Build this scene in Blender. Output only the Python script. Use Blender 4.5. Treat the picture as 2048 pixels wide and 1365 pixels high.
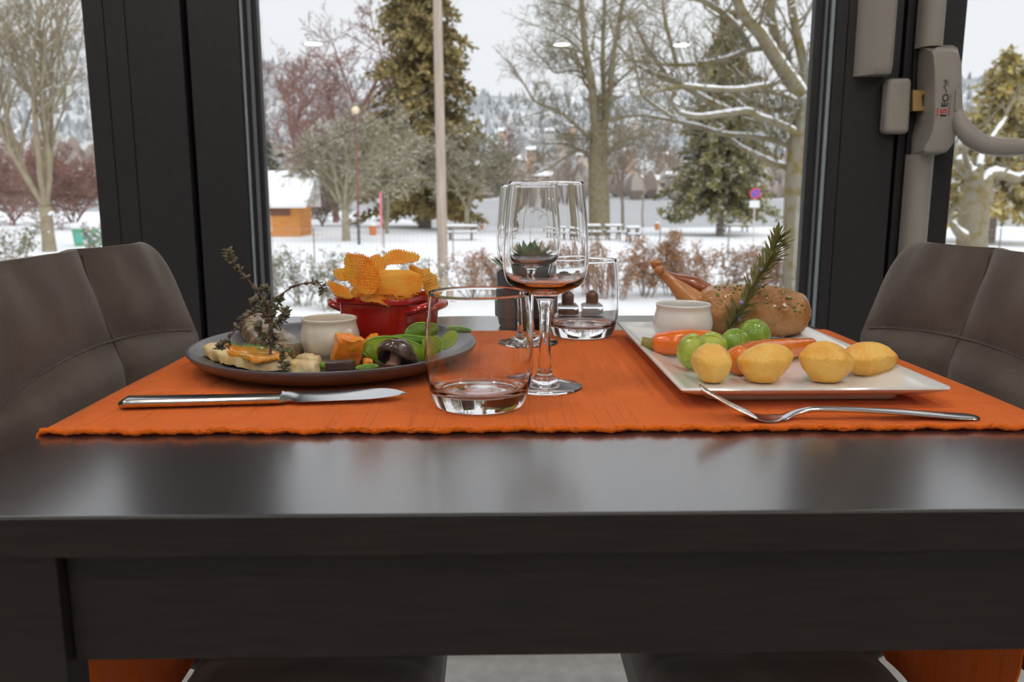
import bpy, bmesh, math, random
from mathutils import Vector, Matrix, noise as mnoise
PI = math.pi; R = math.radians
for o in list(bpy.data.objects): bpy.data.objects.remove(o, do_unlink=True)
SC = bpy.context.scene
COL = SC.collection

# ------------------------------------------------------------------ camera, world, light, exposure
CZ, PITCH, YAW, FPX = .918, R(10.03), R(1.2), 1650.0
cd = bpy.data.cameras.new('camera'); cam = bpy.data.objects.new('camera', cd); COL.objects.link(cam)
cam.location = (0, 0, CZ); cam.rotation_euler = (PI/2 - PITCH, 0, -YAW)
cd.sensor_width = 36; cd.lens = FPX/2048*36; cd.clip_start = .02; cd.clip_end = 6000
cd.dof.use_dof = True; cd.dof.focus_distance = .78; cd.dof.aperture_fstop = 10
SC.camera = cam
w = bpy.data.worlds.new('overcast_sky'); SC.world = w; w.use_nodes = True
bgn = w.node_tree.nodes['Background']
bgn.inputs[0].default_value = (.85, .87, .905, 1); bgn.inputs[1].default_value = 1.0
sd = bpy.data.lights.new('veiled_sun_offscreen', 'SUN'); sd.energy = 2.1; sd.angle = R(60); sd.color = (1, .98, .95)
so = bpy.data.objects.new('veiled_sun_offscreen', sd); COL.objects.link(so)
so.rotation_euler = (R(32), R(20), 0); so.location = (0, 20, 40)
SC.view_settings.view_transform = 'Standard'; SC.view_settings.look = 'None'
SC.view_settings.exposure = 0.14; SC.view_settings.gamma = 1; SC.view_settings.use_curve_mapping = False
LAMP = 58.0

# measured points of the photograph -> metres in the room
_f = Vector((math.sin(YAW)*math.cos(PITCH), math.cos(YAW)*math.cos(PITCH), -math.sin(PITCH)))
_r = Vector((math.cos(YAW), -math.sin(YAW), 0)); _u = _r.cross(_f); _c = Vector((0, 0, CZ))
def ray(px, py): return _r*((px-1024)/FPX) - _u*((py-682.5)/FPX) + _f
def T(px, py, z=.75): d = ray(px, py); return _c + d*((z-CZ)/d.z)
def P(px, py, Y): d = ray(px, py); return _c + d*(Y/d.y)

# ------------------------------------------------------------------ materials
MATS = {}
def mat(name, col, rough=.5, metal=0, spec=.5, col2=None, nscale=20, ncon=(.35, .65), bump=0, bscale=80, trans=0, ior=1.45,
        sss=0, ssr=(.01, .005, .003), emit=0, coat=0, stretch=None, translucent=None, detail=4, sheen=0, island=None, coatr=.08):
    if name in MATS: return MATS[name]
    m = bpy.data.materials.new(name); m.use_nodes = True; MATS[name] = m
    nt = m.node_tree; N = nt.nodes; L = nt.links; b = N['Principled BSDF']
    b.inputs['Base Color'].default_value = (*col, 1); b.inputs['Roughness'].default_value = rough
    b.inputs['Metallic'].default_value = metal; b.inputs['Specular IOR Level'].default_value = spec
    b.inputs['IOR'].default_value = ior
    if trans: b.inputs['Transmission Weight'].default_value = trans
    if coat: b.inputs['Coat Weight'].default_value = coat; b.inputs['Coat Roughness'].default_value = coatr
    if sheen: b.inputs['Sheen Weight'].default_value = sheen; b.inputs['Sheen Roughness'].default_value = .4
    if sss:
        b.inputs['Subsurface Weight'].default_value = sss; b.inputs['Subsurface Radius'].default_value = ssr
        b.inputs['Subsurface Scale'].default_value = 1.0
    if emit:
        b.inputs['Emission Color'].default_value = (*col, 1); b.inputs['Emission Strength'].default_value = emit
    tc = N.new('ShaderNodeTexCoord'); vec = tc.outputs['Object']
    if stretch:
        mp = N.new('ShaderNodeMapping'); mp.inputs['Scale'].default_value = stretch; L.new(vec, mp.inputs[0]); vec = mp.outputs[0]
    src = None
    if col2:
        nz = N.new('ShaderNodeTexNoise'); nz.inputs['Scale'].default_value = nscale; nz.inputs['Detail'].default_value = detail; L.new(vec, nz.inputs['Vector'])
        cr = N.new('ShaderNodeValToRGB'); cr.color_ramp.elements[0].position = ncon[0]; cr.color_ramp.elements[1].position = ncon[1]
        cr.color_ramp.elements[0].color = (*col, 1); cr.color_ramp.elements[1].color = (*col2, 1)
        L.new(nz.outputs['Fac'], cr.inputs[0]); src = cr.outputs[0]
    if island:
        g = N.new('ShaderNodeNewGeometry'); cr2 = N.new('ShaderNodeValToRGB')
        els = cr2.color_ramp.elements
        while len(els) < len(island): els.new(.5)
        for i, c in enumerate(island): els[i].position = i/(len(island)-1); els[i].color = (*c, 1)
        L.new(g.outputs['Random Per Island'], cr2.inputs[0]); src = cr2.outputs[0]
    if src: L.new(src, b.inputs['Base Color'])
    if bump:
        n2 = N.new('ShaderNodeTexNoise'); n2.inputs['Scale'].default_value = bscale; n2.inputs['Detail'].default_value = 5; L.new(vec, n2.inputs['Vector'])
        bp = N.new('ShaderNodeBump'); bp.inputs['Strength'].default_value = bump; bp.inputs['Distance'].default_value = .002
        L.new(n2.outputs['Fac'], bp.inputs['Height']); L.new(bp.outputs[0], b.inputs['Normal'])
    if translucent:
        tr = N.new('ShaderNodeBsdfTranslucent'); mx = N.new('ShaderNodeMixShader'); mx.inputs[0].default_value = translucent
        tr.inputs[0].default_value = (*col, 1)
        if src: L.new(src, tr.inputs[0])
        L.new(b.outputs[0], mx.inputs[1]); L.new(tr.outputs[0], mx.inputs[2]); L.new(mx.outputs[0], N['Material Output'].inputs[0])
    return m

def pane_mat():
    m = bpy.data.materials.new('window_glass'); m.use_nodes = True; nt = m.node_tree; N = nt.nodes; L = nt.links
    N.remove(N['Principled BSDF'])
    fr = N.new('ShaderNodeFresnel'); ge = N.new('ShaderNodeNewGeometry'); ma = N.new('ShaderNodeMath'); ma.operation = 'MULTIPLY_ADD'   # same index entering and leaving the pane
    ma.inputs[1].default_value = 1/1.45-1.45; ma.inputs[2].default_value = 1.45; L.new(ge.outputs['Backfacing'], ma.inputs[0]); L.new(ma.outputs[0], fr.inputs[0])
    t = N.new('ShaderNodeBsdfTransparent'); t.inputs[0].default_value = (.985, .99, .99, 1)
    g = N.new('ShaderNodeBsdfGlossy'); g.inputs['Roughness'].default_value = 0
    mx = N.new('ShaderNodeMixShader'); L.new(fr.outputs[0], mx.inputs[0]); L.new(t.outputs[0], mx.inputs[1]); L.new(g.outputs[0], mx.inputs[2])
    L.new(mx.outputs[0], N['Material Output'].inputs[0]); return m
PANE = pane_mat()

def cloth_mat():
    m = bpy.data.materials.new('orange_cotton'); m.use_nodes = True; nt = m.node_tree; N = nt.nodes; L = nt.links; b = N['Principled BSDF']
    b.inputs['Roughness'].default_value = .85; b.inputs['Specular IOR Level'].default_value = .12; b.inputs['Sheen Weight'].default_value = .15
    tc = N.new('ShaderNodeTexCoord')
    def nz(scale, sc, det=3):
        mp = N.new('ShaderNodeMapping'); mp.inputs['Scale'].default_value = sc; L.new(tc.outputs['Object'], mp.inputs[0])
        n = N.new('ShaderNodeTexNoise'); n.inputs['Scale'].default_value = scale; n.inputs['Detail'].default_value = det; L.new(mp.outputs[0], n.inputs['Vector']); return n.outputs['Fac']
    def wave(scale, dirn):
        n = N.new('ShaderNodeTexWave'); n.bands_direction = dirn; n.inputs['Scale'].default_value = scale; n.inputs['Distortion'].default_value = 1.2
        n.inputs['Detail'].default_value = 1; L.new(tc.outputs['Object'], n.inputs['Vector']); return n.outputs['Fac']
    def ma(op, a, bb):
        n = N.new('ShaderNodeMath'); n.operation = op
        for i, v in enumerate((a, bb)):
            if hasattr(v, 'is_linked'): L.new(v, n.inputs[i])
            else: n.inputs[i].default_value = v
        return n.outputs[0]
    def line(fac, lo, hi):
        r = N.new('ShaderNodeMapRange'); r.inputs[1].default_value = lo; r.inputs[2].default_value = hi; L.new(fac, r.inputs[0]); return r.outputs[0]
    slubx = line(nz(11, (1, 30, 1), 2), .595, .665); sluby = line(nz(11, (30, 1, 1), 2), .615, .69)
    weave = ma('MULTIPLY', ma('ADD', wave(170, 'X'), wave(140, 'Y')), .22)
    h = ma('ADD', ma('SUBTRACT', weave, ma('MULTIPLY', ma('ADD', slubx, sluby), 1.0)), ma('MULTIPLY', nz(30, (1, 1, 1)), .9))
    bp = N.new('ShaderNodeBump'); bp.inputs['Strength'].default_value = .75; bp.inputs['Distance'].default_value = .0016
    L.new(h, bp.inputs['Height']); L.new(bp.outputs[0], b.inputs['Normal'])
    b.inputs['Base Color'].default_value = (.88, .17, .011, 1)
    tr = N.new('ShaderNodeBsdfTranslucent'); mx = N.new('ShaderNodeMixShader'); mx.inputs[0].default_value = .15
    tr.inputs[0].default_value = (.88, .17, .011, 1); L.new(b.outputs[0], mx.inputs[1]); L.new(tr.outputs[0], mx.inputs[2]); L.new(mx.outputs[0], N['Material Output'].inputs[0])
    return m

# ------------------------------------------------------------------ mesh helpers
class MB:
    def __init__(s): s.v = []; s.f = []; s.wn = False
    def add(s, vs, fs, M=None):
        o = len(s.v)
        s.v += [tuple(M @ Vector(p)) if M else tuple(p) for p in vs]
        s.f += [tuple(i+o for i in f) for f in fs]; return s
    def box(s, a, b, bev=0, seg=2, M=None):
        bm = bmesh.new(); bmesh.ops.create_cube(bm, size=1)
        c = [(a[i]+b[i])/2 for i in range(3)]; d = [abs(b[i]-a[i]) for i in range(3)]
        for v in bm.verts: v.co = Vector((c[0]+v.co.x*d[0], c[1]+v.co.y*d[1], c[2]+v.co.z*d[2]))
        if bev: s.wn = True
        if bev: bmesh.ops.bevel(bm, geom=list(bm.edges), offset=min(bev, min(d)*.49), segments=seg, profile=.5, affect='EDGES')
        return s.frombm(bm, M)
    def frombm(s, bm, M=None):
        bm.verts.index_update()
        s.add([v.co.copy() for v in bm.verts], [[v.index for v in f.verts] for f in bm.faces], M); bm.free(); return s
    def prism(s, poly, h0, h1, axis='Y', bev=0, seg=3, M=None, scale1=1.0, ctr=None):
        """closed polygon (a,b) extruded along axis between h0 and h1"""
        bm = bmesh.new(); n = len(poly)
        cx = ctr or (sum(p[0] for p in poly)/n, sum(p[1] for p in poly)/n)
        def pt(a, b, h): return {'Y': (a, h, b), 'Z': (a, b, h), 'X': (h, a, b)}[axis]
        lo = [bm.verts.new(pt(a, b, h0)) for a, b in poly]
        hi = [bm.verts.new(pt(cx[0]+(a-cx[0])*scale1, cx[1]+(b-cx[1])*scale1, h1)) for a, b in poly]
        bm.faces.new(lo); bm.faces.new(hi[::-1])
        for i in range(n): bm.faces.new((lo[i], hi[i], hi[(i+1) % n], lo[(i+1) % n]))
        bmesh.ops.recalc_face_normals(bm, faces=bm.faces)
        if bev: s.wn = True
        if bev: bmesh.ops.bevel(bm, geom=list(bm.edges), offset=bev, segments=seg, profile=.5, affect='EDGES', clamp_overlap=True)
        return s.frombm(bm, M)
    def lathe(s, prof, seg=48, M=None, closed=False):
        vs = []; fs = []; idx = []
        for r, z in prof:
            if r < 1e-6: idx.append([len(vs)]*seg); vs.append((0, 0, z))
            else:
                idx.append(list(range(len(vs), len(vs)+seg)))
                vs += [(r*math.cos(2*PI*k/seg), r*math.sin(2*PI*k/seg), z) for k in range(seg)]
        n = len(prof)
        for i in range(n if closed else n-1):
            a, b = idx[i], idx[(i+1) % n]
            for k in range(seg):
                q = [a[k], a[(k+1) % seg], b[(k+1) % seg], b[k]]; u = []
                for t in q:
                    if t not in u: u.append(t)
                if len(u) > 2: fs.append(u)
        return s.add(vs, fs, M)
    def tube(s, pts, rad, sides=8, cap=True, flat=1.0, up=(0, 0, 1)):
        pts = [Vector(p) for p in pts]; n = len(pts)
        if not hasattr(rad, '__len__'): rad = [rad]*n
        vs = []; fs = []; ref = Vector(up); prev = None
        for i in range(n):
            t = (pts[min(i+1, n-1)] - pts[max(i-1, 0)])
            if t.length < 1e-9: t = Vector((0, 0, 1))
            t.normalize()
            x = prev - t*prev.dot(t) if prev else (ref.cross(t) if abs(ref.dot(t)) < .98 else Vector((1, 0, 0)).cross(t))
            if x.length < 1e-6: x = t.orthogonal()
            x.normalize(); y = t.cross(x); prev = x
            for k in range(sides):
                a = 2*PI*k/sides; vs.append(pts[i] + x*(rad[i]*math.cos(a)) + y*(rad[i]*flat*math.sin(a)))
        for i in range(n-1):
            for k in range(sides):
                a = i*sides+k; b = i*sides+(k+1) % sides; fs.append((a, b, b+sides, a+sides))
        if cap: fs.append(tuple(range(sides))[::-1]); fs.append(tuple(range((n-1)*sides, n*sides)))
        return s.add(vs, fs)
    def loft(s, rings, cap=True, closed=True):
        n = len(rings[0]); vs = [p for r in rings for p in r]; fs = []
        for i in range(len(rings)-1):
            for k in range(n if closed else n-1):
                a = i*n+k; b = i*n+(k+1) % n; fs.append((a, b, b+n, a+n))
        if cap: fs.append(tuple(range(n))[::-1]); fs.append(tuple(range((len(rings)-1)*n, len(rings)*n)))
        return s.add(vs, fs)
    def grid(s, fn, nu, nv, M=None):
        vs = [fn(i/nu, j/nv) for j in range(nv+1) for i in range(nu+1)]
        fs = [(j*(nu+1)+i, j*(nu+1)+i+1, (j+1)*(nu+1)+i+1, (j+1)*(nu+1)+i) for j in range(nv) for i in range(nu)]
        return s.add(vs, fs, M)
    def blob(s, c, rad, sub=3, amp=.0, fr=3., seed=0, M=None, fn=None):
        bm = bmesh.new(); bmesh.ops.create_icosphere(bm, subdivisions=sub, radius=1)
        for v in bm.verts:
            d = v.co.normalized(); k = 1+amp*mnoise.noise(d*fr+Vector((seed*7.1, seed*3.3, seed)))
            q = d*k
            if fn: q = fn(q)
            v.co = Vector((q.x*rad[0], q.y*rad[1], q.z*rad[2]))
        if M: bm.transform(M)
        for v in bm.verts: v.co += Vector(c)
        return s.frombm(bm)
    def build(s, name, m, parent=None, smooth=True, ang=40, solid=0, kind=None):
        me = bpy.data.meshes.new(name)
        off = parent_loc(parent) if parent else Vector((0, 0, 0))
        me.from_pydata([(p[0]-off.x, p[1]-off.y, p[2]-off.z) for p in s.v], [], s.f); me.update()
        if smooth: me.shade_smooth(); me.set_sharp_from_angle(angle=R(ang))
        o = bpy.data.objects.new(name, me); COL.objects.link(o)
        if m: me.materials.append(m)
        if parent: o.parent = parent
        if solid:
            md = o.modifiers.new('thickness', 'SOLIDIFY'); md.thickness = solid; md.offset = 0
        if s.wn and smooth:
            md = o.modifiers.new('flat_faces', 'WEIGHTED_NORMAL'); md.keep_sharp = True
        if kind: o['kind'] = kind
        return o
def parent_loc(o):
    v = Vector((0, 0, 0))
    while o: v += o.location; o = o.parent
    return v
def recalc(o):
    bm = bmesh.new(); bm.from_mesh(o.data); bmesh.ops.recalc_face_normals(bm, faces=bm.faces); bm.to_mesh(o.data); bm.free(); return o
def tag(o, label, cat, group=None, kind=None):
    o['label'] = label
    if cat: o['category'] = cat
    if group: o['group'] = group
    if kind: o['kind'] = kind
    return o
def thing(name, label, cat, loc=(0, 0, 0), group=None):
    o = bpy.data.objects.new(name, None); COL.objects.link(o); o.location = loc; o.empty_display_size = .02
    return tag(o, label, cat, group)
def struct(o): o['kind'] = 'structure'; return o
def sroot(name, loc=(0, 0, 0)):
    o = bpy.data.objects.new(name, None); COL.objects.link(o); o.location = loc; o['kind'] = 'structure'; return o
def dup(root, loc, label=None, rotz=0, scale=None):
    r = root.copy(); COL.objects.link(r); r.location = loc; r.rotation_euler = (0, 0, rotz)
    if scale: r.scale = (scale,)*3
    if label: r['label'] = label
    for ch in list(root.children):
        c = ch.copy(); COL.objects.link(c); c.parent = r
        for g in list(ch.children): d = g.copy(); COL.objects.link(d); d.parent = c
    return r
def smooth_path(pts, n=6):
    pts = [Vector(p) for p in pts]; out = []
    for i in range(len(pts)-1):
        p0 = pts[max(i-1, 0)]; p1 = pts[i]; p2 = pts[i+1]; p3 = pts[min(i+2, len(pts)-1)]
        for k in range(n):
            t = k/n; out.append(.5*((2*p1) + (p2-p0)*t + (2*p0-5*p1+4*p2-p3)*t*t + (3*p1-p0-3*p2+p3)*t*t*t))
    out.append(pts[-1]); return out
def lerp(a, b, t): return a+(b-a)*t
def sstep(a, b, x): t = max(0, min(1, (x-a)/(b-a))); return t*t*(3-2*t)

def wob(mb, amp, fr, seed=0):
    s = Vector((seed*3.17, seed*1.3, seed*5.7))
    mb.v = [tuple(Vector(p)+mnoise.noise_vector(Vector(p)*fr+s)*amp) for p in mb.v]; return mb
def leaf(mb, p, d, nrm, ln, wd, cup=.15):
    d = Vector(d).normalized(); s = d.cross(Vector(nrm))
    if s.length < 1e-4: s = d.orthogonal()
    s.normalize(); nn = s.cross(d)
    pts = [p, p+d*ln*.3+s*wd*.42+nn*wd*cup, p+d*ln*.65+s*wd*.45+nn*wd*cup, p+d*ln, p+d*ln*.65-s*wd*.45+nn*wd*cup, p+d*ln*.3-s*wd*.42+nn*wd*cup, p+d*ln*.5-nn*wd*cup*.3]
    mb.add(pts, [(0, 1, 6), (1, 2, 6), (2, 3, 6), (3, 4, 6), (4, 5, 6), (5, 0, 6)])
def rdir(rng): 
    v = Vector((rng.gauss(0, 1), rng.gauss(0, 1), rng.gauss(0, 1))); return v.normalized()
# common materials
m_frame = mat('anthracite_frame', (.021, .020, .024), .42, spec=.4, col2=(.026, .0245, .0275), nscale=60, bump=.08, bscale=900)
m_groove = mat('near_black_strip', (.014, .014, .015), .6)  # near-black strips set back between the grey gaskets
m_gasket = mat('grey_gasket', (.33, .38, .42), .4)
m_gasket2 = mat('slate_gasket', (.13, .14, .16), .4)
m_black = mat('black_metal', (.012, .012, .013), .4)
m_wood = mat('dark_wenge_laminate', (.012, .0085, .008), .5, col2=(.021, .0145, .0125), nscale=14, stretch=(2, 30, 30), spec=.35, bump=.02, bscale=40)
m_topmat = mat('dark_wenge_top', (.026, .024, .028), .24, spec=.5, ior=2.0, col2=(.030, .026, .026), nscale=9, stretch=(3, 40, 40), coat=1.0, coatr=.2)
m_glass = mat('clear_glass', (1, 1, 1), 0, trans=1, ior=1.46)
m_steel = mat('polished_steel', (.62, .62, .63), .16, metal=1)
m_porc = mat('white_porcelain', (.78, .78, .77), .14, coat=.3)
m_cream = mat('cream_porcelain', (.72, .66, .58), .2, coat=.3)
m_suede = mat('taupe_suede', (.094, .076, .066), .9, spec=.15, col2=(.130, .107, .093), nscale=16, bump=.25, bscale=300, sheen=.25)
m_beige = mat('grey_beige_lacquer', (.31, .285, .262), .38, spec=.4)

# ------------------------------------------------------------------ room shell
YW = 1.60                                                     # inner face of the glazed front
m_wall = mat('warm_white_plaster', (.62, .58, .53), .85, bump=.1, bscale=60)
m_ceil = mat('ceiling_paint', (.70, .69, .67), .9)
m_floor = mat('grey_floor', (.50, .495, .49), .38, col2=(.62, .615, .61), nscale=25, bump=.1, bscale=60)
XL, XR, YB, ZC = -3.2, 3.6, -9.0, 2.75
struct(MB().box((XL, YB, -.1), (XR, YW+.06, 0)).build('floor', m_floor))
struct(MB().box((XL, YB, ZC), (XR, YW+.12, ZC+.1)).build('ceiling', m_ceil))
struct(MB().box((XL-.1, YB, 0), (XL, YW+.12, ZC)).build('wall_left', m_wall))
struct(MB().box((XR, YB, 0), (XR+.1, YW+.12, ZC)).build('wall_right', m_wall))
struct(MB().box((XL-.1, YB-.1, 0), (XR+.1, YB, ZC)).build('wall_back', m_wall))
struct(MB().box((XL, YW, 2.36), (XR, YW+.12, ZC)).build('wall_header', m_wall))
def X0(px): return P(px, 0, YW).x
def vbar(name, px0, px1, m, parent, y0=YW, y1=YW+.07, bev=.002, z0=0, z1=2.36):
    return MB().box((X0(px0), y0, z0), (X0(px1), y1, z1), bev).build(name, m, parent)
# left fixed light and the post
win = sroot('window_1', (X0(168), YW, 0))
vbar('post', 168, 363, m_frame, win, YW-.006)
for a_, b_ in ((168, 208.8), (210.2, 251.8), (253.2, 363)): vbar('post_facing', a_, b_, m_frame, win, YW-.012, YW-.0061, .0008)
vbar('recess', 363, 373, m_frame, win, YW+.022, bev=0)
MB().box((XL, YW+.03, .1), (X0(168)-.001, YW+.05, 2.3)).build('pane', PANE, win)
MB().box((XL, YW, 0), (X0(168)-.001, YW+.07, .1), .002).build('bottom_rail', m_frame, win)
MB().box((XL, YW, 2.3), (X0(168)-.001, YW+.07, 2.36), .002).build('top_rail', m_frame, win)
# middle door leaf
d1 = sroot('door_1', (X0(373), YW, 0))
vbar('stile', 373, 475, m_frame, d1, YW-.004)
vbar('gasket', 475, 481, m_gasket, d1, YW+.004)
vbar('gasket', 481, 490, m_groove, d1, YW+.010, bev=0)
vbar('gasket', 490, 498, m_gasket2, d1, YW+.006)
vbar('glazing_rebate', 498, 508, m_frame, d1, YW+.012, YW+.032)
vbar('glazing_rebate', 1637, 1655, m_frame, d1, YW+.012, YW+.032)
vbar('gasket', 1655, 1661, m_gasket2, d1, YW+.006)
vbar('gasket', 1661, 1667, m_groove, d1, YW+.010, bev=0)
vbar('gasket', 1667, 1675, m_gasket, d1, YW+.004)
vbar('stile', 1675, 1808, m_frame, d1, YW+.002)
for a_, b_ in ((1675, 1697), (1698.4, 1808)): vbar('stile_facing', a_, b_, m_frame, d1, YW-.004, YW+.0019, .0008)
vbar('recess', 1808, 1820, m_frame, d1, YW+.022, bev=0)
MB().box((X0(508)+.0005, YW+.03, .14), (X0(1637)-.0005, YW+.05, 2.24)).build('pane', PANE, d1)
MB().box((X0(475)+.0005, YW, .0), (X0(1675)-.0005, YW+.07, .14), .002).build('bottom_rail', m_frame, d1)
MB().box((X0(475)+.0005, YW, 2.24), (X0(1675)-.0005, YW+.07, 2.36), .002).build('top_rail', m_frame, d1)
# right door leaf
d2 = sroot('door_2', (X0(1820), YW, 0))
vbar('stile', 1820, 1836, m_frame, d2, YW+.004)
vbar('stile', 1836.3, 1934, m_frame, d2, YW-.004)
MB().box((X0(1934)+.0005, YW+.03, .14), (X0(1934)+.93, YW+.05, 2.24)).build('pane', PANE, d2)
MB().box((X0(1934)+.0005, YW, .0), (X0(1934)+.93, YW+.07, .14), .002).build('bottom_rail', m_frame, d2)
MB().box((X0(1934)+.0005, YW, 2.24), (X0(1934)+.93, YW+.07, 2.36), .002).build('top_rail', m_frame, d2)
MB().box((X0(1934)+.931, YW-.004, 0), (X0(1934)+1.05, YW+.07, 2.36), .002).build('stile', m_frame, d2)
struct(MB().box((X0(1934)+1.051, YW-.01, 0), (XR, YW+.12, 2.36)).build('wall_front', m_wall))
# round ceiling lamps: the room's own light, mirrored faintly in the panes
m_lens = mat('lamp_lens', (1, .95, .87), .5, emit=LAMP); m_ring = mat('lamp_ring', (.8, .8, .8), .35)
k = 0
for y in (.35, -1.1, -2.7, -4.3, -7.3):
    for x in ((-1.9, -.65, .75, 2.1) if y > -4 else (-2.2, .83, 2.3)):
        t = thing('ceiling_lamp_offscreen', 'round recessed ceiling lamp with white ring shining warm white', 'lamp', (x, y, ZC), 'recessed ceiling lamps of the dining room')
        MB().lathe([(.105, 0), (.125, 0), (.125, -.012), (.120, -.016), (.105, -.016)], 32, Matrix.Translation((x, y, ZC)), True).build('lamp_ring', m_ring, t)
        recalc(MB().lathe([(0, -.004), (.104, -.004), (.104, -.010), (0, -.013)], 32, Matrix.Translation((x, y, ZC))).build('lamp_lens_offscreen', m_lens, t))

# ================================================================== OUTDOORS
m_snow = mat('snow', (.86, .88, .91), .8, col2=(.80, .83, .88), nscale=.25, sss=0, bump=.3, bscale=3)
m_snowb = mat('branch_snow', (.86, .88, .91), .85)
m_conc = mat('terrace_concrete', (.26, .255, .25), .8, col2=(.36, .355, .35), nscale=5, bump=.4, bscale=30)
GZ = -1.48
def gz(x, y):
    z = lerp(-.10, GZ, sstep(4.6, 9.5, y))
    if y > 9: z += .10*mnoise.noise(Vector((x*.18, y*.10, 3)))*sstep(9, 20, y) + .035*mnoise.noise(Vector((x*.9, y*.5, 8)))
    sh = lerp(124, 63, sstep(-.15, -.07, x/max(y, 1)))          # the shore lies farther off behind the shed
    z += -1.1*sstep(sh, sh+7, y)
    return z
def ys(v): return 4.4+128*v**1.8
g = MB().grid(lambda u, v: (lerp(-1, 1, u)*(8+ys(v)*1.0), ys(v), gz(lerp(-1, 1, u)*(8+ys(v)*1.0), ys(v))), 130, 130)
struct(g.build('snow_ground', m_snow, None))
struct(MB().box((-7, YW+.07, -.25), (8, 4.7, -.03)).build('terrace', m_conc))
for xa, xb in ((-60, XL-.15), (XR+.15, 60)): struct(MB().box((xa, -30, -.4), (xb, YW+.05, -.12)).build('snow_lawn', m_snow))
for x0, x1 in ((-6.5, -.62), (.74, 7.5)):
    sb = MB().grid(lambda u, v: (lerp(x0, x1, u), lerp(YW+.13, 4.6, v), -.032+.05*max(0, min(1, 1.3*math.sin(PI*min(1, max(0, v)))**.3*math.sin(PI*u)**.3+.4*mnoise.noise(Vector((u*9, v*6, x0)))))), 60, 30)
    struct(sb.build('snow_cover', m_snow))
struct(MB().grid(lambda u, v: (lerp(-900, 900, u), lerp(66, 560, v), -2.35), 2, 2).build('lake', mat('lake_water', (.31, .32, .335), .45, col2=(.36, .37, .38), nscale=.01)))
# hills across the water, with their woods and village
RID = [(-1400, 60), (-400, 62), (60, 74), (180, 78), (420, 100), (530, 120), (640, 132), (760, 165), (900, 186), (1000, 194), (1200, 190), (1400, 186), (1650, 178), (1950, 150), (2500, 120), (3400, 120)]
def ridge_el(px):
    for (a, ya), (b, yb) in zip(RID, RID[1:]):
        if a <= px <= b:
            y = lerp(ya, yb, (px-a)/(b-a)); d = ray(px, y); return d.z/d.y
    return .1
def hill_z(x, y):
    az = x/y; px = 1024+(math.tan(math.atan(az)-YAW))*FPX*.985
    e = ridge_el(px); t = (y-550)/(1300-550)
    return -2.4 + (CZ+1300*e+2.4)*(t**1.25 if t > 0 else 0)+6*mnoise.noise(Vector((x*.008, y*.008, 1)))*sstep(0, .2, t)
def hy(v): return 550+750*v
hmat = mat('snowy_hazy_hillside', (.32, .335, .35), .9, col2=(.66, .675, .69), nscale=.012, ncon=(.42, .62), detail=8)  # snow, with the distance haze mixed into the hillside colour
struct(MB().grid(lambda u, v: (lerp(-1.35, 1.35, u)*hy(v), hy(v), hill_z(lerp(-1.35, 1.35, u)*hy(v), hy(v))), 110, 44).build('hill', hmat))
HP = [(960, 330, 640), (1005, 262, 860), (1040, 320, 660), (1085, 352, 585), (1062, 300, 720), (1100, 262, 850), (1128, 285, 780), (1145, 252, 900), (1000, 290, 735), (1165, 310, 690), (1262, 300, 700), (1300, 270, 820), (1325, 308, 690), (1300, 360, 580), (1345, 352, 595), (1270, 245, 930)]
HXY = [(P(a, b, Y).x, Y) for a, b, Y in HP]
def wood(n, yr, xr, h, w, seed, cone=True, skip=None):
    rng = random.Random(seed); mb = MB()
    for k in range(n):
        y = rng.uniform(*yr); x = rng.uniform(*xr)*y
        if skip and skip(x/y, y): continue
        if any(abs(x-hx) < 15 and -9 < y-hy_ < 18 for hx, hy_ in HXY): continue    # houses stand in clearings
        z = hill_z(x, y)-1; hh = rng.uniform(*h); ww = rng.uniform(*w); a0 = rng.uniform(0, 6)
        if cone: rs = ((0, ww), (.45, ww*.62), (1, .02*ww))
        else: rs = ((0, ww*.3), (.35, ww), (.75, ww*.75), (1, ww*.1))
        vs = []; fs = []; s = 5
        for t, r in rs: vs += [(x+r*math.cos(a0+2*PI*q/s)*rng.uniform(.7, 1.2), y+r*math.sin(a0+2*PI*q/s), z+hh*t) for q in range(s)]
        for i in range(len(rs)-1):
            for q in range(s): a = i*s+q; b = i*s+(q+1) % s; fs.append((a, b, b+s, a+s))
        mb.add(vs, fs)
    return mb
m_fw = mat('frosted_hazy_conifers', (.5, .5, .5), .95, island=[(.17, .185, .195), (.26, .28, .295), (.36, .38, .395), (.54, .555, .565)])  # greys hold frost plus the haze of distance, put into the colour
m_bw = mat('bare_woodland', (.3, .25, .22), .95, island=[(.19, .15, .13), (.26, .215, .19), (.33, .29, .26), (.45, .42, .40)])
o = wood(5200, (768, 1300), (-1.1, 1.1), (7, 13), (3, 5.5), 1).build('hillside_forest', m_fw, None); tag(o, 'frosted forest in painted haze grey covering the hills beyond the lake', 'forest', kind='stuff')
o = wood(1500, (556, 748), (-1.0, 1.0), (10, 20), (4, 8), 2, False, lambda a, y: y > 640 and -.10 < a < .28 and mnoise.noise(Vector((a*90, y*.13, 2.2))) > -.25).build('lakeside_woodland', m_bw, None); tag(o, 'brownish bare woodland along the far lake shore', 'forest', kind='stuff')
m_hw = [mat('house_wall_cream', (.55, .47, .40), .8), mat('house_wall_peach', (.56, .38, .29), .8), mat('house_wall_grey', (.45, .44, .43), .8)]
m_hwin = mat('house_window', (.10, .10, .11), .3)
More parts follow.
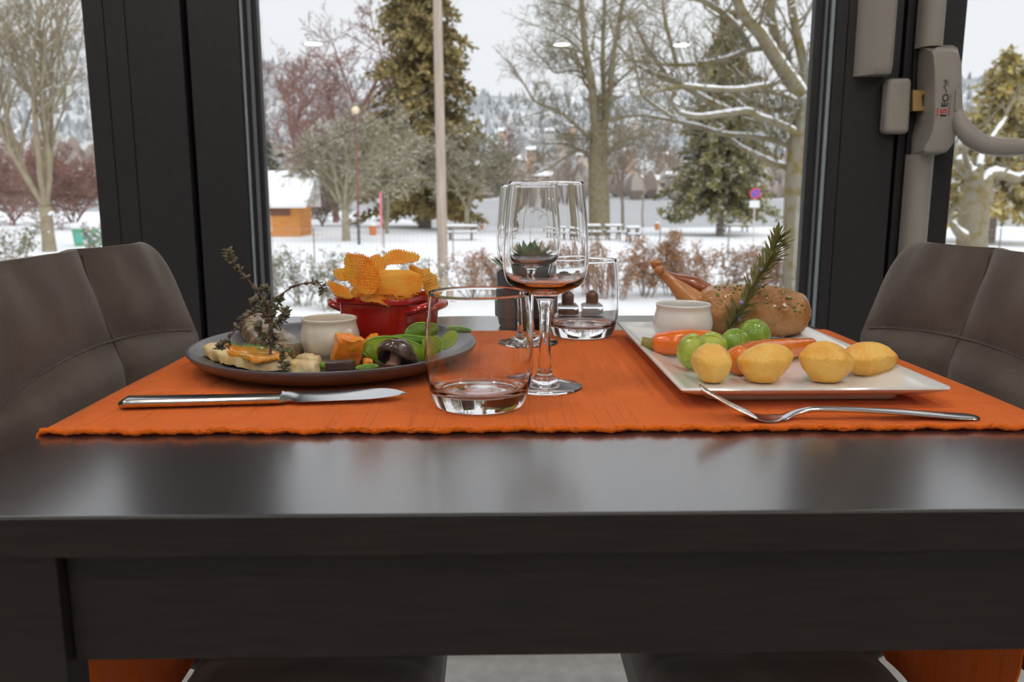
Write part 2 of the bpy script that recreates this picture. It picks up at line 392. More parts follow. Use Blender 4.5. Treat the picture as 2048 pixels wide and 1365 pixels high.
WALLC = ['cream', 'peach', 'grey']; SPOT = ['beside the bare woods', 'high under the hill forest', 'in the village middle', 'close to the lake shore', 'beside a snowy meadow', 'among the upper gardens', 'below the upper lane', 'topmost over the meadow', 'behind the wine glass rims', 'near the bare tree trunk', 'just past the many-stemmed tree', 'upslope past the many-stemmed tree', 'beyond the mossy branches', 'alone at the water with an orange wall', 'at the water by the green conifer', 'highest past the many-stemmed tree']
for i, (px, py, Y) in enumerate(HP):
    p = P(px, py, Y); z = hill_z(p.x, Y)-.5; rng = random.Random(i); w_ = rng.uniform(6, 10) if i not in (3, 13) else 13; d_ = 8; h_ = rng.uniform(4, 6)
    t = thing('village_house', '%s house with snowy roof, %s' % (WALLC[i % 3], SPOT[i]), 'house', (p.x, Y, z), 'village houses across the lake')
    zt_ = max(z+h_, p.z); h_ = zt_-z
    MB().box((p.x-w_/2, Y, z), (p.x+w_/2, Y+d_, zt_)).build('wall', m_hw[i % 3], t)
    recalc(MB().prism([(Y-1, zt_), (Y+d_+1, zt_), (Y+d_/2, zt_+3.4)], p.x-w_/2-1, p.x+w_/2+1, 'X').build('roof', m_snowb, t, smooth=False))
    for q in (-.28, .28): MB().box((p.x+w_*q-.7, Y-.12, zt_-2.4), (p.x+w_*q+.7, Y+.1, zt_-.9)).build('window', m_hwin, t)

# ---- trees
def grow(mb, sn, p, d, L, r, lev, rng, c):
    n = (6, 5, 4, 3, 2)[min(lev, 4)]; pts = [p]; q = Vector(p); dd = Vector(d).normalized()
    for i in range(n):
        dd = (dd+rdir(rng)*c['wig']*(1+.3*lev)+Vector((0, 0, c['up'][min(lev, len(c['up'])-1)]))*.25).normalized(); q = q+dd*(L/n); pts.append(q)
    rad = [max(c['minr'], lerp(r, r*c['tap'], i/n)) for i in range(n+1)]
    mb.tube(pts, rad, (8, 6, 4, 3, 3)[min(lev, 4)], cap=False)
    if sn is not None and lev >= c.get('snlev', 1):
        for i in range(n):
            s = pts[i+1]-pts[i]
            if abs(s.normalized().z) < .72 and rng.random() < c['snow']:
                o = Vector((0, 0, rad[i]*.75)); sn.tube([pts[i]+o, (pts[i]+pts[i+1])/2+o*1.5, pts[i+1]+o], [rad[i]*.75, rad[i]*1.0, rad[i]*.75], 4, cap=False)
    if lev >= c['lev']: return
    K = c['kids'][lev]
    for k in range(K):
        s = c['s0'][min(lev, len(c['s0'])-1)]; t = s+(1-s)*(k+rng.random())/K; i = min(n-1, int(t*n)); b = pts[i].lerp(pts[i+1], t*n-i)
        tg = (pts[i+1]-pts[i]).normalized(); o = tg.orthogonal(); o.rotate(Matrix.Rotation(rng.uniform(0, 2*PI), 3, tg))
        a = c['ang'][min(lev, len(c['ang'])-1)]*rng.uniform(.7, 1.25); nd = tg*math.cos(a)+o*math.sin(a)
        grow(mb, sn, b, nd, L*c['len'][min(lev, len(c['len'])-1)]*rng.uniform(.7, 1.2)*(1.15-.45*t), max(c['minr'], rad[i]*c['rr']), lev+1, rng, c)
CFG = dict(wig=.16, up=(.05, .3, .25, .2), tap=.45, minr=.010, lev=4, kids=(9, 6, 5, 4), s0=(.3, .2, .15), ang=(.75, .7, .7, .7), len=(.62, .55, .5, .5), rr=.55, snow=.0)
def dist_cfg(D, **k):
    c = dict(CFG); c['minr'] = D*.00026; c.update(k); return c
m_barkg = mat('grey_bark', (.22, .175, .12), .9, col2=(.29, .25, .16), nscale=3)
m_barko = mat('mossy_bark', (.17, .13, .042), .95, col2=(.215, .19, .14), nscale=5, ncon=(.36, .58), bump=.6, bscale=20)
m_barkr = mat('reddish_bark', (.21, .105, .085), .9, col2=(.27, .155, .13), nscale=2)
m_barkp = mat('pale_lichen_bark', (.25, .21, .13), .9, col2=(.36, .33, .24), nscale=4)
m_barkb = mat('brown_bark', (.26, .205, .16), .9, col2=(.32, .27, .22), nscale=3)
def bare_tree(px, D, H, label, m, seed, cfg, lean=(0, 0), r=None, snow=False, stems=None):
    p = P(px, 460, D); b = Vector((p.x, D, gz(p.x, D)-.1)); rng = random.Random(seed)
    t = thing('bare_tree', label, 'tree', b); mb = MB(); sn = MB() if snow else None
    r = r or H*.022
    if stems:
        hs = stems[0]*H; MB().tube([b, b+Vector((0, 0, hs*.6)), b+Vector((lean[0], 0, hs))], [r*1.25, r, r*1.05], 10).build('trunk', m, t)
        for k in range(stems[1]):
            a = 2*PI*k/stems[1]+rng.uniform(-.4, .4); d = Vector((math.cos(a)*stems[2], math.sin(a)*stems[2], 1)); grow(mb, sn, b+Vector((lean[0], 0, hs*.97)), d, (H-hs)*rng.uniform(.8, 1.05), r*.55, 0, rng, cfg)
    else:
        grow(mb, sn, b, Vector((lean[0], lean[1], 1)), H*.95, r, 0, rng, cfg)
    mb.build('branches', m, t, ang=80)
    if sn and sn.v: sn.build('snow', m_snowb, t, ang=80, kind='stuff')
    return t
bare_tree(672, 74, 15.5, 'reddish-brown bare tree behind the wooden shed', m_barkr, 3, dist_cfg(74, up=(.05, .35, .3, .3), kids=(17, 8, 6, 4), s0=(.10, .2, .15), len=(.5, .5, .5, .5), minr=.026), r=.28)
bare_tree(600, 98, 16.5, 'lower reddish bare tree beside the frosted hill', m_barkr, 13, dist_cfg(80, up=(.05, .3, .3, .3), kids=(15, 7, 6, 4), s0=(.10, .2, .15), minr=.026), r=.22)
bare_tree(692, 44, 5.9, 'pale snow-dusted tree in front of the lamp post', m_barkp, 5, dist_cfg(45, up=(.05, .05, .05, .0), kids=(9, 6, 6, 4), snow=.14, snlev=2, minr=.014), r=.19, snow=True, stems=(.30, 6, .62))
bare_tree(774, 52, 5.2, 'snow-dusted clump of thin trunks behind the pink pole', m_barkp, 6, dist_cfg(58, kids=(8, 6, 5, 4), snow=.14, snlev=2, minr=.017), r=.13, snow=True, stems=(.05, 5, .20))
bare_tree(934, 54.5, 6.0, 'pale snow-dusted tree beside the wooden utility pole', m_barkp, 7, dist_cfg(60, up=(.0, .05, .0, .0), kids=(9, 6, 6, 4), snow=.14, snlev=2, minr=.018), r=.17, snow=True, stems=(.28, 6, .60))
bare_tree(1008, 59, 6.2, 'slender purplish bare tree over the lake edge', m_barkr, 8, dist_cfg(61, kids=(8, 5, 4, 3), minr=.014), r=.07)
bare_tree(1286, 62, 6.2, 'thin-stemmed bare tree by the lake with brown crown', m_barkb, 9, dist_cfg(62, kids=(10, 6, 6, 4), s0=(.4, .2, .15), minr=.015), r=.08)
bare_tree(1246, 56, 5.9, 'bare lakeside tree next to the many-stemmed trunk', m_barkb, 19, dist_cfg(63, kids=(10, 6, 6, 4), s0=(.35, .2, .15), minr=.015), r=.12)
bare_tree(1135, 63, 5.0, 'small bare lakeside tree before the village', m_barkb, 29, dist_cfg(63, kids=(9, 6, 5, 3), s0=(.3, .2, .15), minr=.014), r=.09)
bare_tree(95, 36, 10.0, 'many-stemmed bare tree with pollard knuckles near the green bin', m_barkg, 10, dist_cfg(36, up=(.5, .5, .35, .3), ang=(.5, .6, .65, .7), kids=(8, 5, 4, 3), snow=.12, snlev=2, minr=.0085), r=.24, snow=True, stems=(.20, 6, .42))
bare_tree(-150, 44, 11.5, 'bare tree with loose upright limbs next to the pollard-knuckled one', m_barkg, 14, dist_cfg(34, up=(.5, .5, .35, .3), ang=(.5, .6, .65, .7), kids=(9, 6, 5, 3), snow=.1, snlev=2, minr=.010), r=.22, snow=True, stems=(.2, 6, .5))
bare_tree(150, 60, 5.0, 'low reddish thicket tree behind the green bin', m_barkr, 15, dist_cfg(60, kids=(10, 6, 5, 4), s0=(.1, .1, .1), minr=.018), r=.1, stems=(.05, 6, .7))
bare_tree(30, 70, 6.2, 'low brown thicket tree behind the pollard tree', m_barkr, 16, dist_cfg(62, kids=(10, 6, 5, 4), s0=(.1, .1, .1), minr=.018), r=.1, stems=(.05, 6, .8))
bare_tree(582, 58, 3.6, 'brown thicket beside the wooden shed', m_barkb, 17, dist_cfg(66, kids=(10, 6, 5, 4), s0=(.1, .1, .1), minr=.018), r=.1, stems=(.05, 6, .6))
bare_tree(645, 66, 3.5, 'brown thicket between shed and pale tree', m_barkb, 18, dist_cfg(67, kids=(10, 6, 5, 4), s0=(.1, .1, .1), minr=.018), r=.1, stems=(.05, 6, .55))

def traced(label, D, m, lines, seed, cfg, snowr=.0, name='bare_tree', twig=1.0, tw_len=1.0):
    """a tree whose limbs were measured one by one; each limb swings to its own depth"""
    rng = random.Random(seed); p0 = P(*lines[0][0][0], D); b = Vector((p0.x, D, gz(p0.x, D)))
    t = thing(name, label, 'tree', b); br = MB(); sn = MB()
    for k, (pts, w0, w1) in enumerate(lines):
        dep = 0 if k == 0 else rng.uniform(-.09, .09)*D; n = len(pts)
        sc = D/FPX; w = [Vector(P(x, y, D+dep*(i/(n-1)))) for i, (x, y) in enumerate(pts)]
        if k == 0: w[0].z = b.z-.15
        sp = smooth_path(w, 5); N = len(sp); rad = [lerp(w0, w1, i/(N-1))/2*sc for i in range(N)]
        tgt = MB() if k == 0 else br
        tgt.tube(sp, rad, 12 if w0 > 15 else 8, cap=True)
        if k == 0: wob(tgt, .02, 3).build('trunk', m, t, ang=80)
        for i in range(N-1):
            s = (sp[i+1]-sp[i]); 
            if k and abs(s.normalized().z) < .80 and snowr:
                o = Vector((0, 0, rad[i]*.80)); g_ = .75+.35*rng.random(); sn.tube([sp[i]+o, sp[i+1]+o], [rad[i]*.8*g_, rad[i]*.8*g_], 7)
            if k and rng.random() < twig*(.55 if w0 < 15 else .3) and i > 1:
                tg = s.normalized(); o = tg.orthogonal(); o.rotate(Matrix.Rotation(rng.uniform(0, 2*PI), 3, tg)); d = tg*.45+o*.8+Vector((0, 0, .45))
                grow(br, sn if snowr else None, sp[i], d, rng.uniform(.5, 1.5)*tw_len, max(cfg['minr'], rad[i]*.35), 2, rng, cfg)
        if k: grow(br, None, sp[-1], (sp[-1]-sp[-2]), tw_len*1.2, rad[-1], 2, rng, cfg)
    br.build('branches', m, t, ang=80)
    if sn.v: sn.build('snow', m_snowb, t, ang=80, kind='stuff')
    return t
traced('many-stemmed bare tree rising from the lake shore', 50, m_barko, [
    ([(1199, 462), (1198, 400), (1196, 340), (1198, 290), (1196, 262)], 44, 34),
    ([(1194, 275), (1188, 220), (1184, 174), (1176, 130), (1170, 90), (1166, 40), (1163, -10), (1160, -90)], 20, 7), ([(1203, 275), (1208, 220), (1206, 150), (1206, 100), (1207, 50), (1210, -10), (1214, -80)], 12, 6),
    ([(1206, 270), (1216, 215), (1222, 160), (1228, 105), (1238, 45), (1246, -5), (1250, -70)], 15, 6), ([(1190, 285), (1169, 267), (1140, 240), (1109, 219), (1072, 204), (1055, 180), (1042, 158)], 8, 3),
    ([(1181, 172), (1168, 150), (1154, 142), (1130, 143), (1109, 145), (1096, 130), (1084, 118)], 5, 2), ([(1163, 40), (1156, 25), (1135, 12), (1114, 8), (1090, 2)], 5, 2), ([(1190, 310), (1160, 302), (1134, 312), (1104, 334), (1080, 345)], 6, 3),
    ([(1192, 330), (1168, 305), (1146, 294), (1120, 288), (1100, 287)], 5, 2), ([(1206, 310), (1222, 305), (1234, 285), (1258, 278), (1285, 272)], 7, 3), ([(1222, 180), (1240, 160), (1262, 140), (1275, 120)], 6, 2), ([(1236, 50), (1255, 30), (1280, 10), (1300, -20)], 5, 2),
    ([(1184, 100), (1190, 60), (1196, 30)], 5, 2), ([(1200, 330), (1215, 300), (1232, 296)], 6, 3), ([(1178, 130), (1155, 95), (1130, 75), (1100, 60)], 4, 2), ([(1172, 95), (1150, 70), (1125, 55)], 4, 2)], 31, dist_cfg(50, minr=.011, snow=.12, kids=(8, 6, 6, 4), wig=.2), .0, twig=1.6, tw_len=1.9)
traced('mossy plane tree with snow lying on its crooked branches', 18, m_barko, [
    ([(1597, 612), (1597, 520), (1596, 420), (1599, 330), (1606, 260), (1616, 190), (1626, 130)], 62, 44),
    ([(1622, 225), (1594, 180), (1566, 140), (1540, 100), (1520, 68), (1494, 40), (1478, 10), (1466, -30)], 30, 16), ([(1600, 160), (1574, 125), (1556, 82), (1544, 35), (1538, -30)], 22, 14), ([(1618, 160), (1606, 120), (1595, 75), (1586, 30), (1578, -30)], 20, 14),
    ([(1530, 96), (1499, 100), (1470, 112), (1444, 120), (1394, 128), (1356, 130)], 11, 8), ([(1354, 131), (1346, 100), (1336, 65), (1330, 37), (1327, 18), (1325, -8)], 9, 5),
    ([(1606, 175), (1566, 162), (1540, 170), (1519, 174), (1469, 180), (1410, 177), (1369, 172)], 12, 8), ([(1600, 230), (1576, 219), (1552, 220), (1531, 217), (1508, 206), (1489, 197), (1470, 180)], 13, 8),
    ([(1608, 285), (1584, 262), (1544, 244), (1516, 234), (1496, 223), (1450, 228), (1404, 234), (1378, 232), (1359, 227)], 15, 8), ([(1462, 226), (1435, 212), (1407, 197), (1390, 186), (1374, 177), (1356, 168), (1338, 158), (1324, 138), (1310, 118), (1302, 104)], 14, 8),
    ([(1346, 163), (1327, 154), (1310, 150), (1295, 142), (1275, 132)], 9, 6), ([(1592, 300), (1560, 284), (1529, 276), (1490, 272), (1457, 270), (1425, 262), (1394, 252), (1366, 246), (1340, 240), (1295, 232)], 13, 6),
    ([(1596, 350), (1571, 334), (1545, 326), (1519, 314), (1500, 304), (1482, 294), (1464, 281)], 15, 8), ([(1500, 100), (1484, 70), (1469, 50), (1452, 34), (1444, 25), (1420, 10), (1394, -4)], 14, 9),
    ([(1345, 236), (1325, 222), (1305, 208), (1290, 196), (1282, 186)], 7, 5), ([(1494, 222), (1480, 208), (1464, 196), (1452, 190)], 10, 7), ([(1440, 262), (1448, 255), (1436, 248)], 6, 4), ([(1590, 250), (1605, 230), (1640, 190), (1660, 150)], 16, 10), ([(1600, 340), (1630, 322), (1670, 310)], 12, 9)], 32,
    dist_cfg(18, minr=.0045, snow=.10, kids=(8, 6, 4, 3), wig=.22, up=(.1, .4, .5, .5)), .9, name='plane_tree', twig=.9, tw_len=1.0)
traced('gnarled pollard tree with thick snow-topped limbs behind the push bar', 22, m_barko, [
    ([(1948, 500), (1946, 440), (1955, 400), (1958, 360)], 60, 50), ([(1955, 372), (1940, 350), (1925, 335), (1915, 322)], 30, 20), ([(1960, 375), (1982, 350), (2010, 352), (2035, 358), (2070, 345)], 22, 14), ([(1950, 420), (1965, 400), (1985, 385)], 18, 12),
    ([(1958, 365), (1960, 330), (1970, 300), (1990, 270), (2010, 240)], 18, 10), ([(1940, 350), (1930, 310), (1936, 280)], 14, 8), ([(1940, 480), (1920, 470), (1905, 450)], 22, 12)], 33, dist_cfg(22, minr=.005, snow=.10, kids=(8, 6, 4, 3), wig=.22, up=(.2, .4, .5, .5)), .9, name='pollard_tree', twig=.8, tw_len=1.0)

def conifer(px, D, H, Rb, label, seed, pal, z0=.06, dens=1.0, droop=.35, sz=.5):
    p = P(px, 460, D); b = Vector((p.x, D, gz(p.x, D)-.1)); rng = random.Random(seed); t = thing('conifer_tree', label, 'tree', b)
    MB().tube([b, b+Vector((0, 0, H*.5)), b+Vector((0, 0, H))], [H*.02, H*.012, .02], 8).build('trunk', m_barkb, t)
    fo = MB(); bm_ = MB(); lv = int(34*dens)
    for k in range(lv):
        f = z0+(1-z0)*((k+rng.random())/lv); L0 = Rb*(1-f)**.75*(.75+.35*math.sin(k*1.7))+.15; nb = 7
        for q in range(nb):
            a = rng.uniform(0, 2*PI); L = L0*rng.uniform(.65, 1.15); d = Vector((math.cos(a), math.sin(a), 0)); n = max(3, int(L/sz*2.6))
            s0 = b+Vector((0, 0, H*f)); prev = s0
            pts = [s0+d*(L*i/n)+Vector((0, 0, .12*L*(i/n)-droop*L*(i/n)**2)) for i in range(n+1)]
            bm_.tube(pts[::max(1, n//3)], .03, 3, cap=False)
            for i in range(1, n+1):
                for j in range(5):
                    dd = (d*rng.uniform(.2, .9)+rdir(rng)*.7+Vector((0, 0, -.35))).normalized(); s = d.cross(Vector((0, 0, 1)))*rng.uniform(-1, 1)+rdir(rng)*.4
                    pp = pts[i]+rdir(rng)*sz*.35; ln = sz*rng.uniform(.6, 1.2); wd = sz*rng.uniform(.22, .4); s.normalize()
                    fo.add([pp, pp+dd*ln*.5+s*wd, pp+dd*ln, pp+dd*ln*.5-s*wd+Vector((0, 0, -.06))], [(0, 1, 2), (0, 2, 3)])
    bm_.build('boughs', m_barkb, t); fo.build('foliage', mat('needles_%d' % seed, pal[0], .8, island=[tuple(min(.9, 1.25*x) for x in q) for q in pal], translucent=.3), t, smooth=False, kind='stuff')
conifer(850, 62, 25, 5.2, 'tall olive-brown conifer behind the utility pole', 41, [(.10, .09, .05), (.22, .17, .065), (.30, .235, .09), (.36, .28, .11), (.17, .15, .085)], sz=.52, dens=3.4)
conifer(1440, 50, 13, 3.7, 'shorter green conifer beyond the plane tree branches', 42, [(.10, .105, .05), (.20, .18, .065), (.27, .235, .085), (.16, .155, .09), (.5, .5, .46)], z0=.13, sz=.38, dens=2.6)
conifer(1985, 42, 9.5, 4.6, 'yellow-olive conifer behind the gnarled pollard tree', 43, [(.22, .18, .07), (.38, .30, .08), (.45, .36, .12), (.30, .25, .12), (.6, .6, .56)], z0=.2, sz=.38, dens=1.6)
conifer(528, 82, 7.8, 3.4, 'dark conifer behind the shed roof', 44, [(.10, .10, .07), (.16, .15, .09), (.22, .20, .12), (.35, .35, .33), (.5, .5, .5)], sz=.9)

def shrub(px, D, H, W, label, seed, pal, nl, kind, nst=9, lf=.055, group=None, twigc=None):
    p = P(px, 590, D); b = Vector((p.x, D, gz(p.x, D)-.03)); rng = random.Random(seed); t = thing('shrub', label, 'shrub', b, group)
    st = MB(); lv = MB(); ends = []
    for k in range(nst):
        a = rng.uniform(0, 2*PI); o = Vector((math.cos(a)*W*.25*rng.random(), math.sin(a)*.2, 0)); top = b+Vector((o.x*3+rng.uniform(-.4, .4)*W, rng.uniform(-.3, .3), H*rng.uniform(.65, 1.05)))
        pts = [b+o, (b+o).lerp(top, .5)+rdir(rng)*.09, top]; sp = smooth_path(pts, 5); st.tube(sp, [.016*(1-.06*i) for i in range(len(sp))], 5)
        for i in range(3, len(sp)):
            for q in range(2):
                e = sp[i]+Vector((rng.uniform(-.35, .35)*W*.6, rng.uniform(-.25, .25), rng.uniform(-.05, .25))); st.tube([sp[i], (sp[i]+e)/2+rdir(rng)*.04, e], .006, 3, cap=False); ends.append((sp[i], e))
    for k in range(nl):
        a, e = rng.choice(ends); pp = a.lerp(e, rng.uniform(.2, 1.15))+rdir(rng)*.07; leaf(lv, pp, rdir(rng), rdir(rng), lf*rng.uniform(.6, 1.2), lf*.7)
    st.build('stems', twigc or m_barkb, t); lv.build('leaves', mat('leaves_'+kind, pal[0], .8, island=pal, translucent=.2), t, smooth=False, kind='stuff')
    if kind != 'beech' or seed % 2:
        sn = MB()
        for k in range(60 if kind != 'beech' else 22):
            a, e = rng.choice(ends); pp = a.lerp(e, rng.random())+Vector((0, 0, .02)); s = rng.uniform(.02, .055); sn.blob(pp, (s*1.4, s, s*.7), 1, .3, 2, k)
        sn.build('snow', m_snowb, t, kind='stuff')
BEECH = [(.26, .115, .055), (.40, .20, .10), (.50, .28, .15), (.36, .21, .12), (.55, .36, .23)]
GREEN = [(.06, .075, .04), (.12, .14, .06), (.19, .20, .11), (.26, .27, .18), (.70, .72, .74), (.42, .24, .12)]
BL = ['beside the utility pole', 'behind the tumbler rim', 'behind the wine glasses', 'behind the shakers', 'with its densest rusty leaves', 'behind the bare bone end', 'over the roast wing', 'behind the white sauce bowl', 'with bare criss-cross stems', 'behind the rosemary', 'next to the plane tree trunk', 'past the rosemary tip']
for i, px in enumerate((948, 995, 1052, 1120, 1180, 1235, 1290, 1345, 1400, 1460, 1520, 1555)):
    shrub(px, 19.3+.5*math.sin(i*2.1), (1.05, .95, 1.0, 1.1, 1.15, 1.0, 1.30, 1.40, 1.25, 1.15, 1.2, 1.1)[i], 1.0, 'rusty-leaved beech hedge shrub %s' % BL[i], 50+i, BEECH, int(4.2*(260, 260, 260, 330, 420, 380, 620, 640, 330, 260, 330, 330)[i]), 'beech', group='beech hedge shrubs')
GL = ['next to the window edge', 'behind the thyme', 'left of the lattice crisps', 'behind the crisps', 'between crisps and utility pole']
for i, px in enumerate((545, 600, 655, 735, 820)):
    shrub(px, 17.6+.6*math.sin(i*1.7), (1.05, 1.15, 1.1, 1.15, .95)[i], .95, 'snow-covered evergreen shrub %s' % GL[i].replace('left of', 'beside'), 70+i, GREEN, 900, 'evergreen', 9, .06, 'snowy shrubs before the fence', m_barkg)
shrub(15, 22, 1.7, 1.6, 'dark evergreen bush with snow near the green bin', 80, GREEN, 900, 'evergreen', 10, .08, None, m_barkg)
shrub(195, 33, 1.2, .9, 'snow-topped evergreen bush touching the green bin', 81, GREEN, 500, 'evergreen', 8, .08, None, m_barkg)

# ---- things on the snow
def gp(px, py): 
    p = T(px, py, GZ); return Vector((p.x, p.y, gz(p.x, p.y)))
p = P(887, 605, 19.0); b = Vector((p.x, 19.0, gz(p.x, 19)-.2))
t = thing('utility_pole', 'weathered grey wooden utility pole before the tall conifer', 'pole', b)
MB().tube([b, b+Vector((-.02, 0, 4)), b+Vector((-.05, 0, 8.5))], [.125, .108, .09], 16).build('shaft', mat('weathered_wood', (.34, .275, .22), .9, col2=(.44, .37, .31), nscale=3, stretch=(8, 8, .5)), t)
for dz, dx in ((6.9, -.35), (7.6, .35)): MB().lathe([(0, 0), (.05, 0), (.06, .05), (.04, .12), (0, .14)], 12, Matrix.Translation(b+Vector((dx*.4, -.1, dz)))).build('insulator', m_porc, t)
c0 = b+Vector((0, -.1, 4.6))
o = MB().tube(smooth_path([P(400, 395, 27), P(640, 292, 22.5), P(886, 168, 18.95)], 8), .012, 5).build('overhead_cable', m_black); tag(o, 'thin dark cable sloping down from the utility pole', 'cable')
b = gp(718, 490); t = thing('street_lamp', 'slim red-brown lamp post with a pale globe', 'street lamp', b); top = P(711, 228, b.y)
m_rust = mat('rust_red_paint', (.20, .085, .075), .6)
MB().tube([b, b.lerp(top, .2)], .075, 10).build('base', mat('dark_post', (.09, .075, .075), .6), t); MB().tube([b.lerp(top, .2), top], [.055, .045], 10).build('pole', m_rust, t); MB().blob(top+Vector((0, 0, .17)), (.19, .19, .19), 3).build('globe', mat('opal_globe', (.74, .60, .42), .3), t)
b = gp(763, 490); t = thing('marker_pole', 'pink snow marker pole standing near the orange bin', 'pole', b); top = P(761, 384, b.y)
MB().tube([b, b.lerp(top, .35)], .028, 8).build('lower_pole', mat('pale_pink', (.75, .45, .48), .6), t); MB().tube([b.lerp(top, .35), top], .05, 8).build('upper_pole', mat('pink_paint', (.72, .20, .26), .6), t)
m_obin = mat('orange_bin', (.66, .20, .05), .5)
for px, py, hpx, lab in ((746, 472, 24, 'orange litter bin with snow lid near the pink pole'), (964, 458, 10, 'tiny orange litter bin on the lake shore'), (1314, 460, 16, 'orange litter bin above the beech hedge'), (1106, 462, 12, 'orange litter bin hidden behind the wine glass')):
    b = gp(px, py); s = hpx*b.y/FPX; t = thing('litter_bin', lab, 'bin', b)
    recalc(MB().lathe([(0, 0), (s*.26, 0), (s*.32, s*.8), (0, s*.8)], 14, Matrix.Translation(b)).build('body', m_obin, t)); recalc(MB().lathe([(0, s*.8), (s*.34, s*.8), (s*.34, s*.92), (s*.2, s*1.02), (0, s*1.04)], 14, Matrix.Translation(b)).build('snow_cap', m_snowb, t))
# shed
m_plank = mat('orange_planks', (.62, .24, .055), .7, col2=(.70, .31, .09), nscale=2, stretch=(1, 1, 9))
b = gp(560, 474); Ys = b.y; t = thing('wooden_shed', 'orange timber shed under a snowy roof', 'shed', b)
xl = P(470, 474, Ys).x; xr = P(601, 474, Ys).x; zt_ = P(560, 414, Ys).z; dp = 3.2
MB().box((xl+.03, Ys+.05, b.z-.1), (xr-.03, Ys+dp, zt_)).build('wall', m_plank, t)
nb = 10
for k in range(nb):
    z0_ = lerp(b.z, zt_, k/nb); MB().box((xl, Ys-.03, z0_+.012), (xr, Ys+.045, lerp(b.z, zt_, (k+1)/nb))).build('board', m_plank, t)
wa, wb = P(541, 418, Ys), P(581, 432, Ys); MB().box((wa.x, Ys-.07, wb.z), (wb.x, Ys-.04, wa.z)).build('shutter', mat('brown_shutter', (.20, .09, .06), .7), t)
ra_ = P(480, 414, Ys-.5); rb_ = P(612, 414, Ys-.5); ridge = P(540, 349, Ys+dp/2)
mb = MB(); z0_ = zt_-.05; zr_ = ridge.z
mb.add([(ra_.x, Ys-.5, z0_), (rb_.x, Ys-.5, z0_), (rb_.x+.35, Ys+dp/2, zr_), (ra_.x, Ys+dp/2, zr_), (ra_.x, Ys+dp+.5, z0_), (rb_.x, Ys+dp+.5, z0_)] + [(ra_.x, Ys-.5, z0_+.22), (rb_.x, Ys-.5, z0_+.22), (rb_.x+.35, Ys+dp/2, zr_+.22), (ra_.x, Ys+dp/2, zr_+.22), (ra_.x, Ys+dp+.5, z0_+.22), (rb_.x, Ys+dp+.5, z0_+.22)],
       [(6, 7, 8, 9), (9, 8, 11, 10), (0, 3, 2, 1), (3, 4, 5, 2), (0, 1, 7, 6), (1, 2, 8, 7), (2, 5, 11, 8), (5, 4, 10, 11), (4, 3, 9, 10), (3, 0, 6, 9)])
recalc(mb.build('snowy_roof', m_snowb, t, smooth=False))
# green container
b = gp(174, 492); Yg = b.y; t = thing('waste_container', 'green waste container with a snow-covered lid', 'container', b); k_ = Yg/FPX
mb = MB().prism([(b.x-24*k_, b.z), (b.x+22*k_, b.z), (b.x+27*k_, b.z+34*k_), (b.x-28*k_, b.z+34*k_)], Yg, Yg+.8, 'Y', .02); recalc(mb.build('body', mat('green_plastic', (.13, .36, .23), .5), t))
MB().box((b.x-20*k_, Yg-.02, b.z+8*k_), (b.x+12*k_, Yg+.01, b.z+26*k_)).build('panel', mat('teal_panel', (.10, .48, .40), .5), t)
MB().box((b.x-29*k_, Yg-.05, b.z+34*k_), (b.x+29*k_, Yg+.85, b.z+46*k_), .08, 3).build('snow_lid', m_snowb, t)
# picnic tables
m_pic = mat('picnic_timber', (.20, .16, .13), .8)
def picnic(px, py, w_, lab):
    b = gp(px, py); t = thing('picnic_table', lab, 'picnic table', b, 'picnic tables on the snow'); x, y, z = b
    MB().box((x-w_/2, y-.35, z+.68), (x+w_/2, y+.35, z+.74)).build('top', m_pic, t); MB().box((x-w_/2, y-.36, z+.742), (x+w_/2, y+.36, z+.83), .03).build('snow', m_snowb, t)
    for s in (-1, 1):
        MB().box((x-w_/2, y+s*.72-.13, z+.40), (x+w_/2, y+s*.72+.13, z+.45)).build('bench', m_pic, t); MB().box((x-w_/2, y+s*.72-.13, z+.452), (x+w_/2, y+s*.72+.13, z+.51), .02).build('snow', m_snowb, t)
        MB().box((x+s*w_*.32-.05, y-.7, z+.33), (x+s*w_*.32+.05, y+.7, z+.398)).build('crossbar', m_pic, t)
        for q in (-1, 1): MB().tube([(x+s*w_*.32, y+q*.62, z), (x+s*w_*.32, y+q*.2, z+.68)], .05, 6).build('leg', m_pic, t)
for a in ((922, 480, 1.8, 'snowy picnic table right next to the utility pole'), (1184, 481, .85, 'snowy picnic table at the many-stemmed tree'), (1226, 481, .90, 'snowy picnic table just past the many-stemmed tree'), (1472, 464, 1.8, 'snowy picnic table between green conifer and road sign'), (1136, 481, 1.0, 'snowy picnic table behind the wine glass bowl'), (1265, 486, .7, 'small snow-capped bench post table before the hedge')): picnic(*a)
# no-parking sign
b = gp(1506, 512); t = thing('road_sign', 'round red and blue no-parking sign on a pale post', 'sign', b); c = P(1511, 387, b.y); k_ = b.y/FPX
MB().tube([b, Vector((c.x-.02, c.y+.03, c.z+.1))], .028, 8).build('post', mat('pale_post', (.55, .47, .47), .5), t)
RX = Matrix.Translation(c)@Matrix.Rotation(PI/2, 4, 'X')
recalc(MB().lathe([(0, -.01), (11*k_, -.01), (11*k_, .01), (0, .01)], 32, RX).build('red_disc', mat('sign_red', (.62, .06, .07), .4), t)); recalc(MB().lathe([(0, .011), (8*k_, .011), (8*k_, .016), (0, .016)], 32, RX).build('blue_disc', mat('sign_blue', (.06, .10, .50), .4), t))
MB().box((-1.0*k_, -8*k_, .017), (1.0*k_, 8*k_, .021), 0, M=RX@Matrix.Rotation(R(45), 4, 'Z')).build('red_bar', MATS['sign_red'], t)
MB().box((c.x-11*k_, c.y-.012, c.z-28*k_), (c.x+9*k_, c.y+.0, c.z-14*k_)).build('plate', mat('white_plate', (.70, .70, .70), .5), t)
